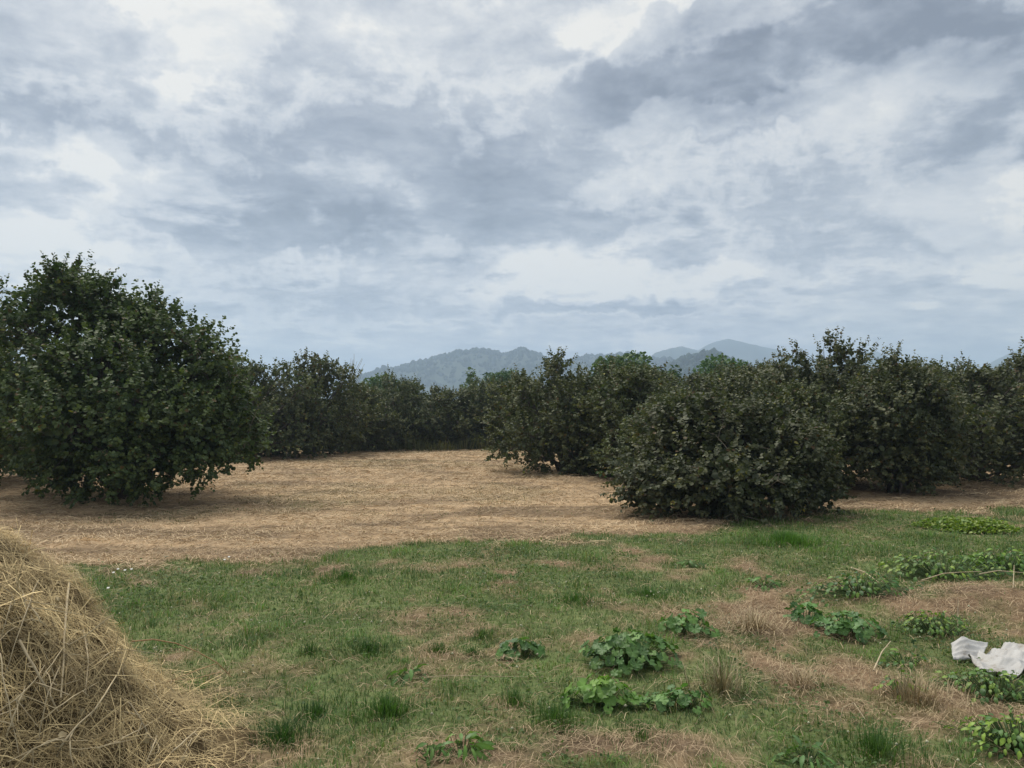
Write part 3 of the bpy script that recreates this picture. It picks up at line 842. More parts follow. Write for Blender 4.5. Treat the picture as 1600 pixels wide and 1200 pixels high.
    hue = np.clip(rng.random((n, 1)) * .7 + .4 * (fbm(x * .4, y * .4, 93, 2) - .4)[:, None], 0, 1); c = np.array([.07, .105, .032]) * (1 - hue) + np.array([.24, .2, .10]) * hue
    o = link('tall_grass', blades_mesh('tall_grass', np.stack([x, y, gheight(x, y)], -1), rng.random(n) * 6.28, L, .012 + .016 * rng.random(n), .1 + .5 * rng.random(n), c, M_GRASS))
    tag(o, 'uncut grass growing along the foot of the far row', 'grass', kind='stuff')


build_grass()


# ------------------------------------------------------------------ the haystack
def build_haystack():
    rng = np.random.default_rng(200)
    root = empty('haystack', (_hp[0], _hp[1], gz(*_hp))); tag(root, 'pile of dry brown hay cut off by the left edge in the foreground', 'haystack')
    PR = np.array([0, .3, .55, .8, 1.0, 1.1, 1.25, 1.4, 1.75, 2.1]); PZ = np.array([1.12, 1.07, .93, .73, .48, .33, .16, .035, -.06, -.2])
    prf = lambda r: np.interp(r, PR, PZ)
    def surf(r, a):
        k = 1 + .13 * (fbm(np.cos(a) * 1.7 + 5, np.sin(a) * 1.7 + 5, 7, 2) - .5) * 2
        z = prf(r / k) + .05 * (fbm(r * np.cos(a) * 11, r * np.sin(a) * 11, 9, 2) - .5) * sstep(0, .3, 1.7 - r) + .09 * (fbm(r * np.cos(a) * 4, r * np.sin(a) * 4, 8, 4) - .5) * 2 * sstep(0, .3, 1.9 - r)
        return np.stack([r * np.cos(a), r * np.sin(a), z], -1)
    r = np.linspace(0.0, 1.75, 70); a = np.linspace(0, 2 * math.pi, 160, endpoint=False)
    RR, AA = np.meshgrid(r, a, indexing='ij')
    v = surf(RR, AA).reshape(-1, 3); v[:, 2] -= .025; nx = len(a)
    i = (np.arange(len(r) - 1)[:, None] * nx + np.arange(nx)[None]); j = (np.arange(len(r) - 1)[:, None] * nx + (np.arange(nx)[None] + 1) % nx)
    q = np.stack([i, i + nx, j + nx, j], -1).reshape(-1, 4)
    core = np.array([.11, .08, .042]) * (.5 + fbm(v[:, 0] * 9, v[:, 1] * 9 + v[:, 2] * 9, 3, 3))[:, None]
    link('packed_hay', mesh_np('packed_hay', v, q, np.full(len(q), 4), M_GROUND, core, True), root)
    n = 90000
    rr = np.sqrt(rng.random(n)) * 1.66; aa = rng.random(n) * 2 * math.pi
    skirt = rr > 1.2
    keep = ~skirt | (rng.random(n) < .6 * np.clip(1 - (rr - 1.2) / .5, .1, 1) ** 1.3); rr, aa = rr[keep], aa[keep]; n = len(rr)
    p = surf(rr, aa); p[:, 2] = np.maximum(p[:, 2], .012 + gheight(p[:, 0] + _hp[0], p[:, 1] + _hp[1]) - gz(*_hp)); e = .02
    dr = nrm(surf(rr + e, aa) - surf(rr - e, aa)); da = nrm(np.stack([-np.sin(aa), np.cos(aa), 0 * aa], -1)); nn = nrm(np.cross(dr, da)); nn *= np.sign(nn[:, 2:3] + 1e-6)
    th = rng.normal(0, .95, n) + 3.4 * (fbm(p[:, 0] * 3, p[:, 1] * 3 + p[:, 2] * 2, 13, 2) - .5)
    d = dr * np.cos(th)[:, None] + da * np.sin(th)[:, None] + nn * (rng.normal(0, .16, n) + (rng.random(n) < .05) * rng.normal(0, .5, n))[:, None]
    fine = rng.random(n) < .8
    L = np.where(fine, .04 + .11 * rng.random(n), .12 + .24 * rng.random(n) ** 1.5)
    w = np.where(fine, .0010 + .0011 * rng.random(n), .0016 + .003 * rng.random(n) ** 2)
    mv = np.clip(rng.normal(.42, .3, (n, 1)), 0, 1)
    c = np.array([.19, .135, .06]) * (1 - mv) + np.array([.86, .67, .35]) * mv
    c = c * (.3 + 1.4 * fbm(p[:, 0] * 6, p[:, 1] * 6 + p[:, 2] * 6, 19, 3))[:, None]
    p = p + nn * (.005 + .04 * rng.random(n) ** 2)[:, None]
    bend = (da * rng.normal(0, .10, n)[:, None] + dr * rng.normal(0, .05, n)[:, None]) * L[:, None] + nn * (rng.random(n) * .12 * L)[:, None]
    o = link('loose_straw', straws_mesh('loose_straw', p, d, L, w, 0, c, M_STRAW, nrm(np.cross(d, nn)), bend), root); o['kind'] = 'stuff'
    # thick stalks that can be told apart
    spots = [(110, 905, 95, 1090), (60, 905, 5, 1060), (30, 1000, 90, 1110), (0, 1020, 30, 1180), (190, 1040, 285, 1130), (115, 1140, 115, 1200), (190, 1090, 235, 1155), (245, 1150, 225, 1200),
             (130, 985, 132, 1085), (60, 1130, 155, 1065), (10, 1150, 40, 1070), (95, 1040, 60, 1160), (40, 940, 75, 985), (205, 1020, 150, 1040), (150, 1170, 250, 1120), (30, 1190, 110, 1150),
             (0, 1110, 70, 1040), (265, 1180, 330, 1120), (90, 1180, 160, 1100), (175, 980, 200, 1075), (10, 890, 40, 960), (140, 1120, 200, 1020), (55, 1080, 110, 1000), (285, 1090, 240, 1050), (20, 930, 0, 1000)]
    def on_pile(px, py):
        d_ = ray(px, py)
        ts = np.linspace(2.2, 6, 500); q_ = np.array([0, 0, CAMH]) + d_[None] * ts[:, None] - np.array([_hp[0], _hp[1], root.location.z])
        h_ = surf(np.hypot(q_[:, 0], q_[:, 1]), np.arctan2(q_[:, 1], q_[:, 0]))[:, 2]
        k_ = np.argmax((q_[:, 2] < h_) & (np.hypot(q_[:, 0], q_[:, 1]) < 1.5))
        return q_[k_] - d_ * .04 if k_ > 0 else on_pile(px - 3, py + 6)
    for k, (x0, y0, x1, y1) in enumerate(spots):
        a_, b_ = on_pile(x0, y0), on_pile(x1, y1)
        m_ = on_pile((x0 + x1) / 2 + rng.normal() * 4, (y0 + y1) / 2 + rng.normal() * 4) + np.array([.02, -.03, .02])
        th_ = .006 if k in (0, 2) else .0025 + .002 * rng.random()
        q_ = bez(a_, m_ * 2 - (a_ + b_) / 2, b_, 8) + rng.normal(size=(8, 3)) * .0015
        paths = [(q_, np.linspace(th_, th_ * .55, 8))]
        for _ in range(2):
            s_ = q_[rng.integers(2, 6)]; paths.append((bez(s_, s_ + rng.normal(size=3) * .04, s_ + rng.normal(size=3) * .08 + np.array([.02, -.03, .02]), 4), np.linspace(th_ * .6, th_ * .3, 4)))
        v_, f_ = tubes(paths, 5)
        cc = np.tile(np.array([.5, .41, .26]) * (.7 + .4 * rng.random()), (len(v_), 1))
        link('stalk', mesh_np('stalk', v_, f_, np.full(len(f_), 4), M_STRAW, cc, True), root)
    # seed heads and curled dead leaves caught in the hay
    for k in range(46):
        rr_, aa_ = .5 + .9 * rng.random(), -2.6 + 2.9 * rng.random()
        q_ = surf(np.array([rr_]), np.array([aa_]))[0] + np.array([.015, -.03, .03])
        s_ = .018 + .016 * rng.random(); m = []
        u = nrm(rng.normal(size=(12, 3))) * np.array([1, .6, .5]); v_ = np.concatenate([u]) * s_
        hull = bpy.data.meshes.new('seed_head'); import bmesh
        bm = bmesh.new(); [bm.verts.new(t_) for t_ in v_]; bmesh.ops.convex_hull(bm, input=bm.verts); bm.to_mesh(hull); bm.free()
        at = hull.color_attributes.new('Col', 'FLOAT_COLOR', 'POINT'); cc = np.ones((len(hull.vertices), 4), np.float32); cc[:, :3] = np.array([.4, .32, .18]) * (.6 + .5 * rng.random()); at.data.foreach_set('color', cc.ravel())
        hull.materials.append(M_STRAW)
        o = link('seed_head', hull, root, tuple(q_)); o.rotation_euler = tuple(rng.random(3) * 3)
    # the long arched reddish stem leaning out of the pile to the right
    pt = lambda px, py, dd: np.array(W(px, py, dd)) - np.array(root.location)
    q_ = np.array([pt(205, 1002, 4.05), pt(240, 999, 4.1), pt(275, 1005, 4.15), pt(310, 1019, 4.2), pt(340, 1036, 4.22), pt(362, 1058, 4.25)])
    br = [(q_, np.linspace(.004, .002, 6)), (np.array([q_[4], pt(300, 1050, 4.1), pt(262, 1066, 4.0)]), np.array([.0022, .0018, .001])), (np.array([pt(345, 1050, 4.3), pt(305, 1060, 4.15), pt(258, 1064, 4.05)]), np.array([.002, .0016, .001]))]
    v_, f_ = tubes(br, 5)
    o = link('stalk', mesh_np('stalk', v_, f_, np.full(len(f_), 4), M_STRAW, np.tile([.42, .26, .14], (len(v_), 1)), True), root); o['label'] = 'long reddish stem arching out of the pile'


build_haystack()


# ------------------------------------------------------------------ broad leaved weeds, leaf by leaf
def lobed_leaf(name, lobes=5, n=26, teeth=.06, cup=.16, col=(.07, .15, .04), notch=True, seed=0):
    rng = np.random.default_rng(seed)
    v = [(0, 0, 0)]
    a0 = .42 if notch else .05
    for i in range(n + 1):
        t = i / n; a = math.pi + a0 + (2 * math.pi - 2 * a0) * t          # the notch points to -x, where the stalk joins
        rr = .42 + .10 * abs(math.cos(lobes * (a - math.pi) / 2)) + (teeth if i % 2 else 0) * .6
        z = cup * rr * rr * 1.6 + .045 * math.sin(a * lobes) + rng.normal() * .012
        v.append((rr * math.cos(a), rr * math.sin(a), z))
    v = np.array(v); f = np.array([[0, i, i + 1] for i in range(1, n + 1)])
    c = np.tile(np.array(col), (len(v), 1)); c[0] *= 1.25; c[1::3] *= .85
    return mesh_np(name, v, f, np.full(len(f), 3), M_WEED, c, True)


def oval_leaf(name, length=1.0, width=.42, col=(.1, .17, .045), wave=.03, seed=0):
    t = np.linspace(0, 1, 7); w = width * np.sin(np.pi * t ** .85) ** .8; w[0] = .02; w[-1] = .005
    z = .16 * np.sin(t * math.pi * .9) - .12 * t
    L = np.stack([t * length, w / 2, z + .06 * w + wave * np.sin(t * 14)], -1); C = np.stack([t * length, 0 * t, z], -1); Rr = np.stack([t * length, -w / 2, z + .06 * w - wave * np.sin(t * 14)], -1)
    v = np.concatenate([L, C, Rr]); q = []
    for i in range(6): q += [[i, 7 + i, 8 + i, i + 1], [7 + i, 14 + i, 15 + i, 8 + i]]
    c = np.tile(np.array(col), (21, 1)); c[7:14] *= 1.3
    return mesh_np(name, v, q, np.full(len(q), 4), M_WEED, c, True)


MALLOW = [lobed_leaf('mallow_leaf', 5, 28, .05, .16, (.10, .20, .05), True, 1), lobed_leaf('mallow_leaf', 5, 26, .07, -.1, (.13, .235, .06), True, 2), lobed_leaf('mallow_leaf', 7, 28, .05, .26, (.08, .165, .045), True, 3)]
BRIGHT = [oval_leaf('bramble_leaf', 1, .56, (.095, .18, .04), .03, 1), oval_leaf('bramble_leaf', 1, .5, (.17, .26, .045), .04, 2), oval_leaf('bramble_leaf', 1, .54, (.06, .13, .035), .03, 3)]
DOCK = [oval_leaf('dock_leaf', 1, .3, (.075, .15, .045), .03, 4), oval_leaf('dock_leaf', 1, .26, (.10, .19, .05), .04, 5)]


def leafy_weed(name, px, py, wid, dep, hgt, n, leaf, meshes, label, seed, cat='plant', group=None, tint=(1, 1, 1), up=.75, weights=None):
    rng = np.random.default_rng(seed)
    x0, y0, z0 = ground_at(px, py)
    root = empty(name, (x0, y0, z0)); tag(root, label, cat, group)
    paths = []
    for i in range(n):
        a = i * 2.399 + rng.random(); rr = math.sqrt((i + .5) / n) * (.7 + .6 * rng.random()) * (.98 + .14 * math.sin(a * 2 + seed) + .14 * math.sin(a * 5 + seed * 2))
        x, y = rr * math.cos(a) * wid / 2, rr * math.sin(a) * dep / 2
        z = hgt * .85 * max(1 - .62 * rr ** 1.5, .12) * (.3 + .85 * rng.random()) + .018 + gz(x0 + x, y0 + y) - z0
        s = leaf * (.65 + .6 * rng.random())
        nrmv = Vector((math.cos(a) * rr * .8 + rng.normal() * .3, math.sin(a) * rr * .8 - .12 + rng.normal() * .3, up)).normalized()
        xa = Vector((math.cos(a), math.sin(a), 0)); xa = (xa - nrmv * xa.dot(nrmv)).normalized(); ya = nrmv.cross(xa)
        m = Matrix((xa, ya, nrmv)).transposed().to_4x4(); m.translation = (x, y, z)
        me = meshes[rng.choice(len(meshes), p=weights)]
        o = link('leaf', me, root); o.matrix_local = m @ Matrix.Scale(s, 4)
        v = .75 + .5 * rng.random(); o.color = (tint[0] * v, tint[1] * v, tint[2] * v, 1)
        b0 = np.array([x * .25, y * .25, -.01]); e = np.array([x, y, z])
        paths.append((bez(b0, np.array([x * .7, y * .7, max(z * .5, .01)]), e, 4), np.linspace(.003, .0017, 4)))
    v, f = tubes(paths, 4)
    o = link('leaf_stalks', mesh_np('leaf_stalks', v, f, np.full(len(f), 4), M_WEED, np.tile([.11, .17, .06], (len(v), 1)), True), root); o['kind'] = 'stuff'
    return root


GM = 'mallow plants in the turf'
leafy_weed('mallow_plant', 982, 1046, .62, .44, .20, 150, .070, MALLOW, 'largest round leaved mallow clump in the middle of the turf', 301, 'plant', GM)
leafy_weed('mallow_plant', 815, 1030, .33, .20, .11, 38, .064, MALLOW, 'small dark mallow clump left of the largest one', 302, 'plant', GM, (.85, .9, .9))
leafy_weed('mallow_plant', 938, 1110, .36, .26, .16, 52, .072, MALLOW, 'fresh light green mallow clump in front of the largest one', 303, 'plant', GM, (1.35, 1.3, .95))
leafy_weed('mallow_plant', 1055, 1113, .36, .22, .10, 40, .062, MALLOW, 'flat mallow clump right of the light green one', 304, 'plant', GM, (.95, 1.0, 1.0))
leafy_weed('mallow_plant', 1075, 990, .40, .36, .15, 48, .068, MALLOW, 'mallow clump behind the largest one beside the pale dry grass', 305, 'plant', GM, (.95, 1, .9))
leafy_weed('mallow_plant', 1325, 995, .48, .36, .16, 76, .068, MALLOW, 'wide mallow clump left of the white sack', 306, 'plant', GM, (.95, 1, 1.05))
leafy_weed('mallow_plant', 1258, 974, .30, .28, .14, 38, .068, MALLOW, 'dark mallow clump joined to the left of the wide one', 307, 'plant', GM, (.8, .9, .9))
leafy_weed('bramble_plant', 1462, 992, .5, .4, .16, 170, .04, BRIGHT, 'young bramble with yellow tipped leaves behind the white sack', 310, 'plant', 'brambles', (1.1, 1.05, .9))
leafy_weed('bramble_plant', 1560, 1088, .62, .44, .12, 240, .037, BRIGHT, 'bramble growing along the front edge of the white sack', 311, 'plant', 'brambles')
leafy_weed('bramble_plant', 1592, 1172, .56, .4, .15, 260, .036, BRIGHT, 'bramble in the lower right corner', 312, 'plant', 'brambles', (1.1, 1.1, .9))
leafy_weed('bramble_plant', 1475, 905, 1.3, .7, .24, 295, .055, BRIGHT, 'spreading yellow green bramble on top of the dry bank', 313, 'plant', 'brambles', (1.1, 1.05, .9))
leafy_weed('bramble_plant', 1575, 898, 1.0, .7, .24, 280, .055, BRIGHT, 'bramble patch on the bank at the right edge', 314, 'plant', 'brambles', (1.0, 1.05, .9))
leafy_weed('bramble_plant', 1345, 938, .9, .5, .2, 230, .05, BRIGHT, 'dull bramble left of the dry bank', 315, 'plant', 'brambles', (.75, .85, .8))
leafy_weed('bramble_plant', 1415, 1040, .3, .2, .08, 30, .045, BRIGHT, 'small low bramble left of the corner of the white sack', 316, 'plant', 'brambles', (.8, .9, .8))
leafy_weed('bramble_plant', 1408, 1090, .22, .16, .12, 26, .045, BRIGHT, 'little bramble sprig in the dry grass before the sack', 317, 'plant', 'brambles', (1, 1, .8))
leafy_weed('dock_plant', 640, 1068, .2, .16, .06, 16, .09, DOCK, 'small rosette of long leaves in a bare straw patch', 320, 'plant', 'dock plants')
leafy_weed('dock_plant', 722, 1192, .26, .18, .09, 40, .075, DOCK, 'upright light green dock at the bottom edge', 321, 'plant', 'dock plants', (1.2, 1.2, .9), .45)
leafy_weed('dock_plant', 676, 1200, .14, .1, .08, 18, .06, DOCK, 'short dock left of the upright one at the bottom edge', 322, 'plant', 'dock plants', (1.1, 1.1, .9), .5)
leafy_weed('dock_plant', 1262, 1196, .26, .16, .06, 30, .07, DOCK, 'pale rosette of narrow leaves at the bottom edge right of centre', 323, 'plant', 'dock plants', (1.1, 1.1, 1.1), .6)
leafy_weed('dock_plant', 1080, 889, .3, .2, .08, 34, .08, DOCK, 'small leafy weed near the hay edge right of centre', 324, 'plant', 'dock plants')
leafy_weed('dock_plant', 1195, 920, .34, .26, .08, 40, .085, DOCK, 'green leafy weed beside the bare earth patch', 325, 'plant', 'dock plants', (.95, 1.05, .8))
leafy_weed('vine_plant', 958, 748, .8, .5, .5, 70, .1, BRIGHT, 'green weed climbing at the left foot of the low broad bush', 326, 'plant', None, (.8, .95, .7))
leafy_weed('yellow_weed', 1252, 806, .28, .22, .42, 36, .06, [oval_leaf('yellow_leaf', 1, .6, (.42, .33, .05), .02, 8), BRIGHT[1]], 'weed with yellow leaves at the right foot of the low broad bush', 327, 'plant', None, (1, 1, 1))


def tuft(px, py, wid, L, n, ca, cb, label, seed, w=.0035, name='grass_tuft', lean=(.1, .8), group='grass tufts'):
    rng = np.random.default_rng(seed); x0, y0, z0 = ground_at(px, py)
    n = int(n * .62); a = rng.random(n) * 6.283; r = np.abs(rng.normal(0, .33, n)) * wid * (.75 + .5 * fbm(np.cos(a) * 1.5 + seed, np.sin(a) * 1.5, seed, 2))
    x, y = r * np.cos(a), r * np.sin(a) * .85
    p = np.stack([x, y, gheight(x + x0, y + y0) - z0 - .004], -1)
    mv = rng.random((n, 1)); c = np.array(ca) * (1 - mv) + np.array(cb) * mv
    out = a + rng.normal(0, .8, n)
    root = empty(name, (x0, y0, z0))
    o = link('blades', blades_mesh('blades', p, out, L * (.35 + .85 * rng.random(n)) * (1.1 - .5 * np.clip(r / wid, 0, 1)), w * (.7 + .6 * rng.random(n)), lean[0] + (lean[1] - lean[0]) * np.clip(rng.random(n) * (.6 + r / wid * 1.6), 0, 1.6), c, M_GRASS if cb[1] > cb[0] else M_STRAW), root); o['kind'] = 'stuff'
    return tag(root, label, 'grass', group)


g1c, g2c = (.05, .12, .028), (.11, .21, .05)
d1c, d2c = (.26, .2, .11), (.52, .42, .26)
tuft(603, 1122, .34, .11, 900, g1c, g2c, 'bright green grass tuft left of centre near the bottom', 401)
tuft(445, 1160, .55, .08, 1400, (.035, .085, .025), (.075, .15, .045), 'wide dark green grass tuft right of the haystack foot', 402)
tuft(495, 1120, .3, .08, 500, (.035, .085, .025), (.08, .16, .045), 'dark grass tuft between the haystack foot and the bright one', 403)
tuft(575, 1024, .42, .07, 800, (.035, .08, .025), (.075, .15, .045), 'long dark grass tuft above the bare straw patch', 404)
tuft(485, 1030, .2, .08, 300, (.035, .08, .025), (.07, .14, .04), 'small dark grass tuft left of the long one', 405)
tuft(685, 1022, .26, .06, 500, g1c, (.09, .17, .045), 'low grass tuft left of the small dark mallow', 406)
tuft(740, 1026, .16, .06, 260, g1c, (.08, .16, .045), 'little grass tuft touching the small dark mallow', 407)
tuft(865, 1142, .34, .09, 700, g1c, (.10, .18, .05), 'spiky grass tuft left of the light green mallow', 408)
tuft(805, 1112, .2, .09, 350, g1c, (.12, .2, .06), 'thin grass tuft in straw between two bare patches', 409)
tuft(752, 1000, .24, .08, 350, (.05, .1, .03), (.12, .19, .07), 'greyish grass tuft with straw behind the small dark mallow', 410)
tuft(1230, 852, .9, .14, 2600, (.06, .14, .03), (.13, .25, .05), 'fresh tall grass patch in front of the low broad bush', 411, .006)
tuft(1370, 1185, .5, .12, 800, g1c, (.12, .2, .06), 'loose green grass tuft at the bottom edge right of centre', 412)
tuft(1130, 1090, .34, .24, 420, (.14, .15, .06), d2c, 'tall half dry grass tuft right of the largest mallow', 413, .004, lean=(.2, 1.2))
tuft(1180, 985, .5, .2, 700, d1c, d2c, 'pale dry matted grass right of the mallow clumps', 414, .0035, lean=(.4, 1.6))
tuft(1430, 1100, .6, .15, 900, d1c, d2c, 'patch of dry standing grass before the white sack', 415, .003, lean=(.1, 1.0))
tuft(1250, 1075, .4, .13, 420, d1c, d2c, 'thin dry grass left of the standing dry patch', 416, .003, lean=(.2, 1.3))
tuft(1205, 806, .9, .22, 500, d1c, d2c, 'dry grass at the foot of the low broad bush', 417, .006)
tuft(1000, 1165, .45, .06, 500, g1c, (.09, .17, .045), 'short grass tuft at the bottom below the mallow clumps', 418)
tuft(1010, 930, .7, .07, 900, g1c, (.1, .19, .05), 'grass tuft in the turf behind the mallow clumps', 419, .005)
tuft(900, 945, .6, .07, 800, g1c, (.11, .2, .05), 'green grass tuft behind the largest mallow, to the left', 420, .005)
tuft(540, 905, 1.0, .07, 1200, g1c, (.1, .19, .05), 'wide green tuft near the hay edge left of centre', 421, .006)

# yellow green ground cover
def ground_cover():
    rng = np.random.default_rng(500); x0, y0, z0 = ground_at(1515, 830)
    n = 3000; a = rng.random(n) * 6.283; r = np.sqrt(rng.random(n))
    x = r * np.cos(a) * .64 * (1 + .15 * np.sin(a * 3)); y = r * np.sin(a) * .5 * (1 + .2 * np.sin(a * 2 + 1))
    z = gheight(x + x0, y + y0) - z0 + .13 * (1 - r ** 3) * rng.random(n) + .01
    mv = rng.random((n, 1)); c = np.array([.10, .19, .03]) * (1 - mv) + np.array([.26, .33, .045]) * mv
    d = rng.normal(size=(n, 3)); d[:, 2] = np.abs(d[:, 2]) * .4
    root = empty('ground_cover_plant', (x0, y0, z0)); tag(root, 'yellow green flowering patch of low plants near the right edge', 'plant')
    o = link('foliage', leaves_mesh('foliage', np.stack([x, y, z], -1), d, np.array([0, 0, 1.0]) + rng.normal(size=(n, 3)) * .5, .025 + .03 * rng.random(n), c, M_WEED), root); o['kind'] = 'stuff'


ground_cover()


# ------------------------------------------------------------------ the white sack
def build_sack():
    m, t = mat_new('woven_sack')
    out = t.n('ShaderNodeOutputMaterial'); p = t.n('ShaderNodeBsdfPrincipled', Roughness=.6)
    tc = t.n('ShaderNodeTexCoord')
    c = t.ramp(t.noise(tc.outputs['Object'], 9, 5, .65), [(0.34, (.24, .21, .17)), (0.46, (.40, .39, .37)), (0.8, (.50, .50, .49))])
    t.l(c, p.inputs['Base Color'])
    b = t.n('ShaderNodeBump', Strength=.3, Distance=.004); t.l(t.noise(tc.outputs['Object'], 160, 2), b.inputs['Height']); t.l(b.outputs[0], p.inputs['Normal'])
    t.l(p.outputs[0], out.inputs[0])
    x0, y0, z0 = ground_at(1545, 1040)
    root = empty('white_sack', (x0, y0, z0)); tag(root, 'crumpled white woven plastic sack lying in the grass at the right edge', 'sack')
    def sheet(name, quad, nu, nv, lift, fold, seed):
        q = [np.array(P(a, b_)) for a, b_ in quad]
        U, V = np.meshgrid(np.linspace(0, 1, nu), np.linspace(0, 1, nv))
        Uw = U + .10 * (fbm(U * 3 + seed, V * 3, seed, 3) - .5); Vw = V + .14 * (fbm(U * 4, V * 2 + 3, seed + 1, 3) - .5)
        xy = sum(w_[..., None] * k_ for w_, k_ in (((1 - Uw) * (1 - Vw), q[0]), (Uw * (1 - Vw), q[1]), (Uw * Vw, q[2]), ((1 - Uw) * Vw, q[3])))
        X, Y = xy[..., 0], xy[..., 1]
        s_ = V * 3.4 - U * .5 + 1.3 * (fbm(U * 1.2 + seed, V * 1.2, seed + 4, 2) - .5)          # folds run along the sheet
        rid = (1 - np.abs(np.sin(s_ * math.pi)) ** .8) * (.35 + .9 * fbm(U * 2 + 9, V * 2, seed + 6, 2))
        cre = np.abs(fbm(U * 5 + V * 2, V * 5 - U * 3, seed + 11, 3) - .5) * 2
        Z = gheight(X, Y) + .02 + lift(U, V) + fold * rid - fold * .25 * np.clip(.3 - cre, 0, 1) + .012 * (fbm(U * 6, V * 6, seed + 9, 4) - .5) * (.7 if fold > .03 else .8)
        v = np.stack([X - x0, Y - y0, Z - z0], -1).reshape(-1, 3)
        i = (np.arange(nv - 1)[:, None] * nu + np.arange(nu - 1)[None]).ravel()
        f = np.stack([i, i + 1, i + nu + 1, i + nu], -1)
        o = link(name, mesh_np(name, v, f, np.full(len(f), 4), m, None, True), root)
        md = o.modifiers.new('thickness', 'SOLIDIFY'); md.thickness = .0015
    sheet('sack_mouth', [(1490, 1036), (1531, 1037), (1545, 1026), (1486, 1027)], 30, 24, lambda u, v: .09 * v ** .8 - .03 * v * np.abs(u - .8) + .03 * np.sin(u * 5) * v, .006, 3)
    sheet('sack_body', [(1512, 1040), (1562, 1071), (1640, 1040), (1580, 1018)], 60, 48, lambda u, v: .005 + .02 * np.sin(np.pi * np.clip(u, 0, 1)) ** .7 * np.clip(v * 1.6, .15, 1), .042, 8)


build_sack()


# ------------------------------------------------------------------ dry stalks, litter, flowers
def stalk_thing(pts, rad, label, col=(.5, .41, .27), name='dry_stalk', group='loose dry stalks'):
    q = np.array([np.array(ground_at(a, b)) + np.array([0, 0, h]) for a, b, h in pts]); o0 = q[0].copy()
    v, f = tubes([(q - o0, np.linspace(rad, rad * .5, len(q)))], 5)
    o = link(name, mesh_np(name, v, f, np.full(len(f), 4), M_STRAW, np.tile(col, (len(v), 1)), True), None, tuple(o0)); tag(o, label, 'stalk', group)


stalk_thing([(635, 1073, .015), (700, 1073, .03), (790, 1074, .02), (850, 1071, .015)], .0025, 'long pale straw lying flat beside the small rosette')
stalk_thing([(1330, 893, .02), (1352, 907, .06), (1376, 921, .03)], .006, 'pale stalk lying on the weeds above the wide mallow clump')
stalk_thing([(1497, 988, 0), (1497, 984, .10), (1498, 982, .19)], .004, 'upright dry stalk sticking up behind the white sack')
stalk_thing([(1584, 952, 0), (1585, 948, .09), (1586, 945, .17)], .005, 'upright dry stalk on the bank at the right edge')
stalk_thing([(1440, 944, .1), (1475, 940, .12), (1500, 946, .13), (1535, 942, .12)], .005, 'bent pale stalk lying across the dry bank')
stalk_thing([(1530, 920, .1), (1560, 919, .13), (1600, 921, .12)], .006, 'straight pale stalk along the upper rim of the bank')
stalk_thing([(1310, 1145, .0), (1318, 1143, .10), (1335, 1150, .14), (1352, 1160, .10)], .003, 'arched thin straw at the bottom right of centre')
stalk_thing([(1365, 1055, .02), (1378, 1035, .06), (1392, 1015, .05)], .005, 'slanting dry stalk in front of the wide mallow clump')
for k, (px, tp) in enumerate(((697, 668), (708, 664), (713, 672), (720, 662), (722, 674), (746, 666))):
    x, y, z = ground_at(px, 696); h = W(px, tp, y)[2]
    rng = np.random.default_rng(k); q = np.array([[0, 0, 0], [.02, 0, h * .5], [.0, .02, h]]) + rng.normal(size=(3, 3)) * .02
    v, f = tubes([(q, np.array([.02, .016, .012]))], 5)
    o = link('dry_weed_stem', mesh_np('dry_weed_stem', v, f, np.full(len(f), 4), M_STRAW, np.tile([.4, .34, .24], (len(v), 1)), True), None, (x, y, z)); tag(o, 'tall dry weed stem before the far row', 'stalk', 'dry weed stems before the far row')

M_WHITE = mat_noise('white_petal', [(0.3, (.6, .6, .55)), (0.7, (.78, .78, .74))], 40, .7)


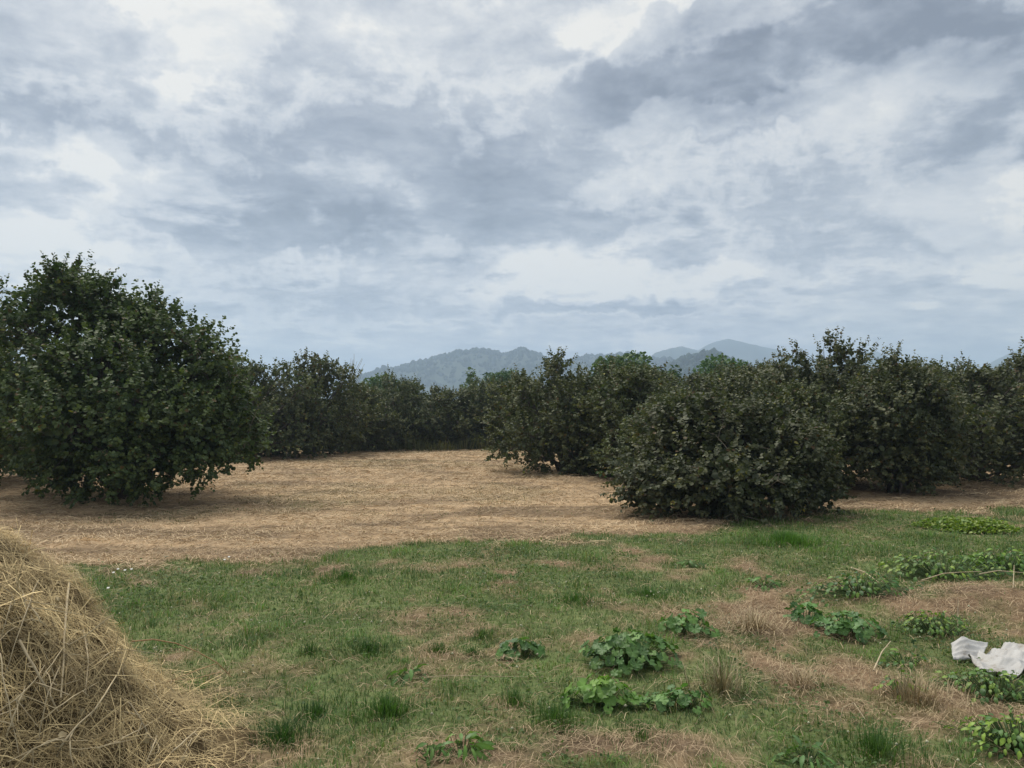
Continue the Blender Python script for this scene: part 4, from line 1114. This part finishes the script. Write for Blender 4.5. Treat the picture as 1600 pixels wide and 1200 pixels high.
def flowers():
    rng = np.random.default_rng(600)
    def daisy(name, px, py, h, r, label):
        x0, y0, z0 = ground_at(px, py); v, f, off = [], [], 0
        root = empty(name, (x0, y0, z0)); tag(root, label, 'flower', 'white flowers in the turf')
        n = 14; a = np.arange(n) / n * 6.283; rr = .6 * r * (.75 + .35 * (np.arange(n) % 2))
        vv = np.concatenate([[[0, 0, h + .006]], np.stack([rr * np.cos(a), rr * np.sin(a), h + 0 * a], -1)])
        ff = np.array([[0, i + 1, (i + 1) % n + 1] for i in range(n)])
        link('flower_head', mesh_np('flower_head', vv, ff, np.full(n, 3), M_WHITE), root).rotation_euler = (.35, .1, 0)
        tv, tf = tubes([(np.array([[0, 0, 0], [.004, 0, h * .5], [0, 0, h]]), np.array([.0016, .0014, .0012]))], 4)
        link('stem', mesh_np('stem', tv, tf, np.full(len(tf), 4), M_WEED, np.tile([.1, .16, .05], (len(tv), 1))), root)
    for k, (px, py) in enumerate(((178, 904), (196, 901), (206, 898), (170, 931), (351, 882), (358, 881), (185, 897))):
        daisy('white_flower', px, py, .06 + .02 * (k % 2), .022, 'small white flower at the edge of the turf beyond the haystack')
    # clover heads and pale seed heads, too many to count
    x, y = scatter(rng, 2600, 3.2, 12.5, .3); g = greenness(x, y); k = (g > .35) & (rng.random(len(x)) < .16 + .6 * sstep(.5, .7, fbm(x * .8, y * .8, 77, 3))); x, y = x[k], y[k]; n = len(x)
    z = gheight(x, y) + .035 + .05 * rng.random(n); s = .005 + .005 * rng.random(n)
    oc = np.array([[1, 0, 0], [-1, 0, 0], [0, 1, 0], [0, -1, 0], [0, 0, 1], [0, 0, -1]]); of = np.array([[0, 2, 4], [2, 1, 4], [1, 3, 4], [3, 0, 4], [2, 0, 5], [1, 2, 5], [3, 1, 5], [0, 3, 5]])
    v = (oc[None] * s[:, None, None] + np.stack([x, y, z], -1)[:, None]).reshape(-1, 3); f = (of[None] + (np.arange(n) * 6)[:, None, None]).reshape(-1, 3)
    c = np.array([.42, .42, .28]) * (.6 + .6 * rng.random((n, 1)))
    tag(link('clover_heads', mesh_np('clover_heads', v, f, np.full(len(f), 3), M_STRAW, np.repeat(c, 6, 0))), 'pale clover and seed heads dotted over the turf', 'flower', kind='stuff')


flowers()

# ------------------------------------------------------------------ air
def build_haze():
    m, t = mat_new('haze_air'); out = t.n('ShaderNodeOutputMaterial')
    pv = t.n('ShaderNodeVolumePrincipled', Density=.00066, Anisotropy=.25); pv.inputs['Color'].default_value = (.58, .75, 1.0, 1)
    t.l(pv.outputs[0], out.inputs['Volume'])
    x0, x1, y0, y1, z0, z1 = -4300, 4300, -500, 4300, -3, 190
    v = [(x, y, z) for z in (z0, z1) for y in (y0, y1) for x in (x0, x1)]
    f = [[0, 2, 3, 1], [4, 5, 7, 6], [0, 1, 5, 4], [2, 6, 7, 3], [0, 4, 6, 2], [1, 3, 7, 5]]
    tag(link('haze', mesh_np('haze', v, f, [4] * 6, m)), 'thin bluish haze over the whole plain', 'haze', kind='stuff')


build_haze()
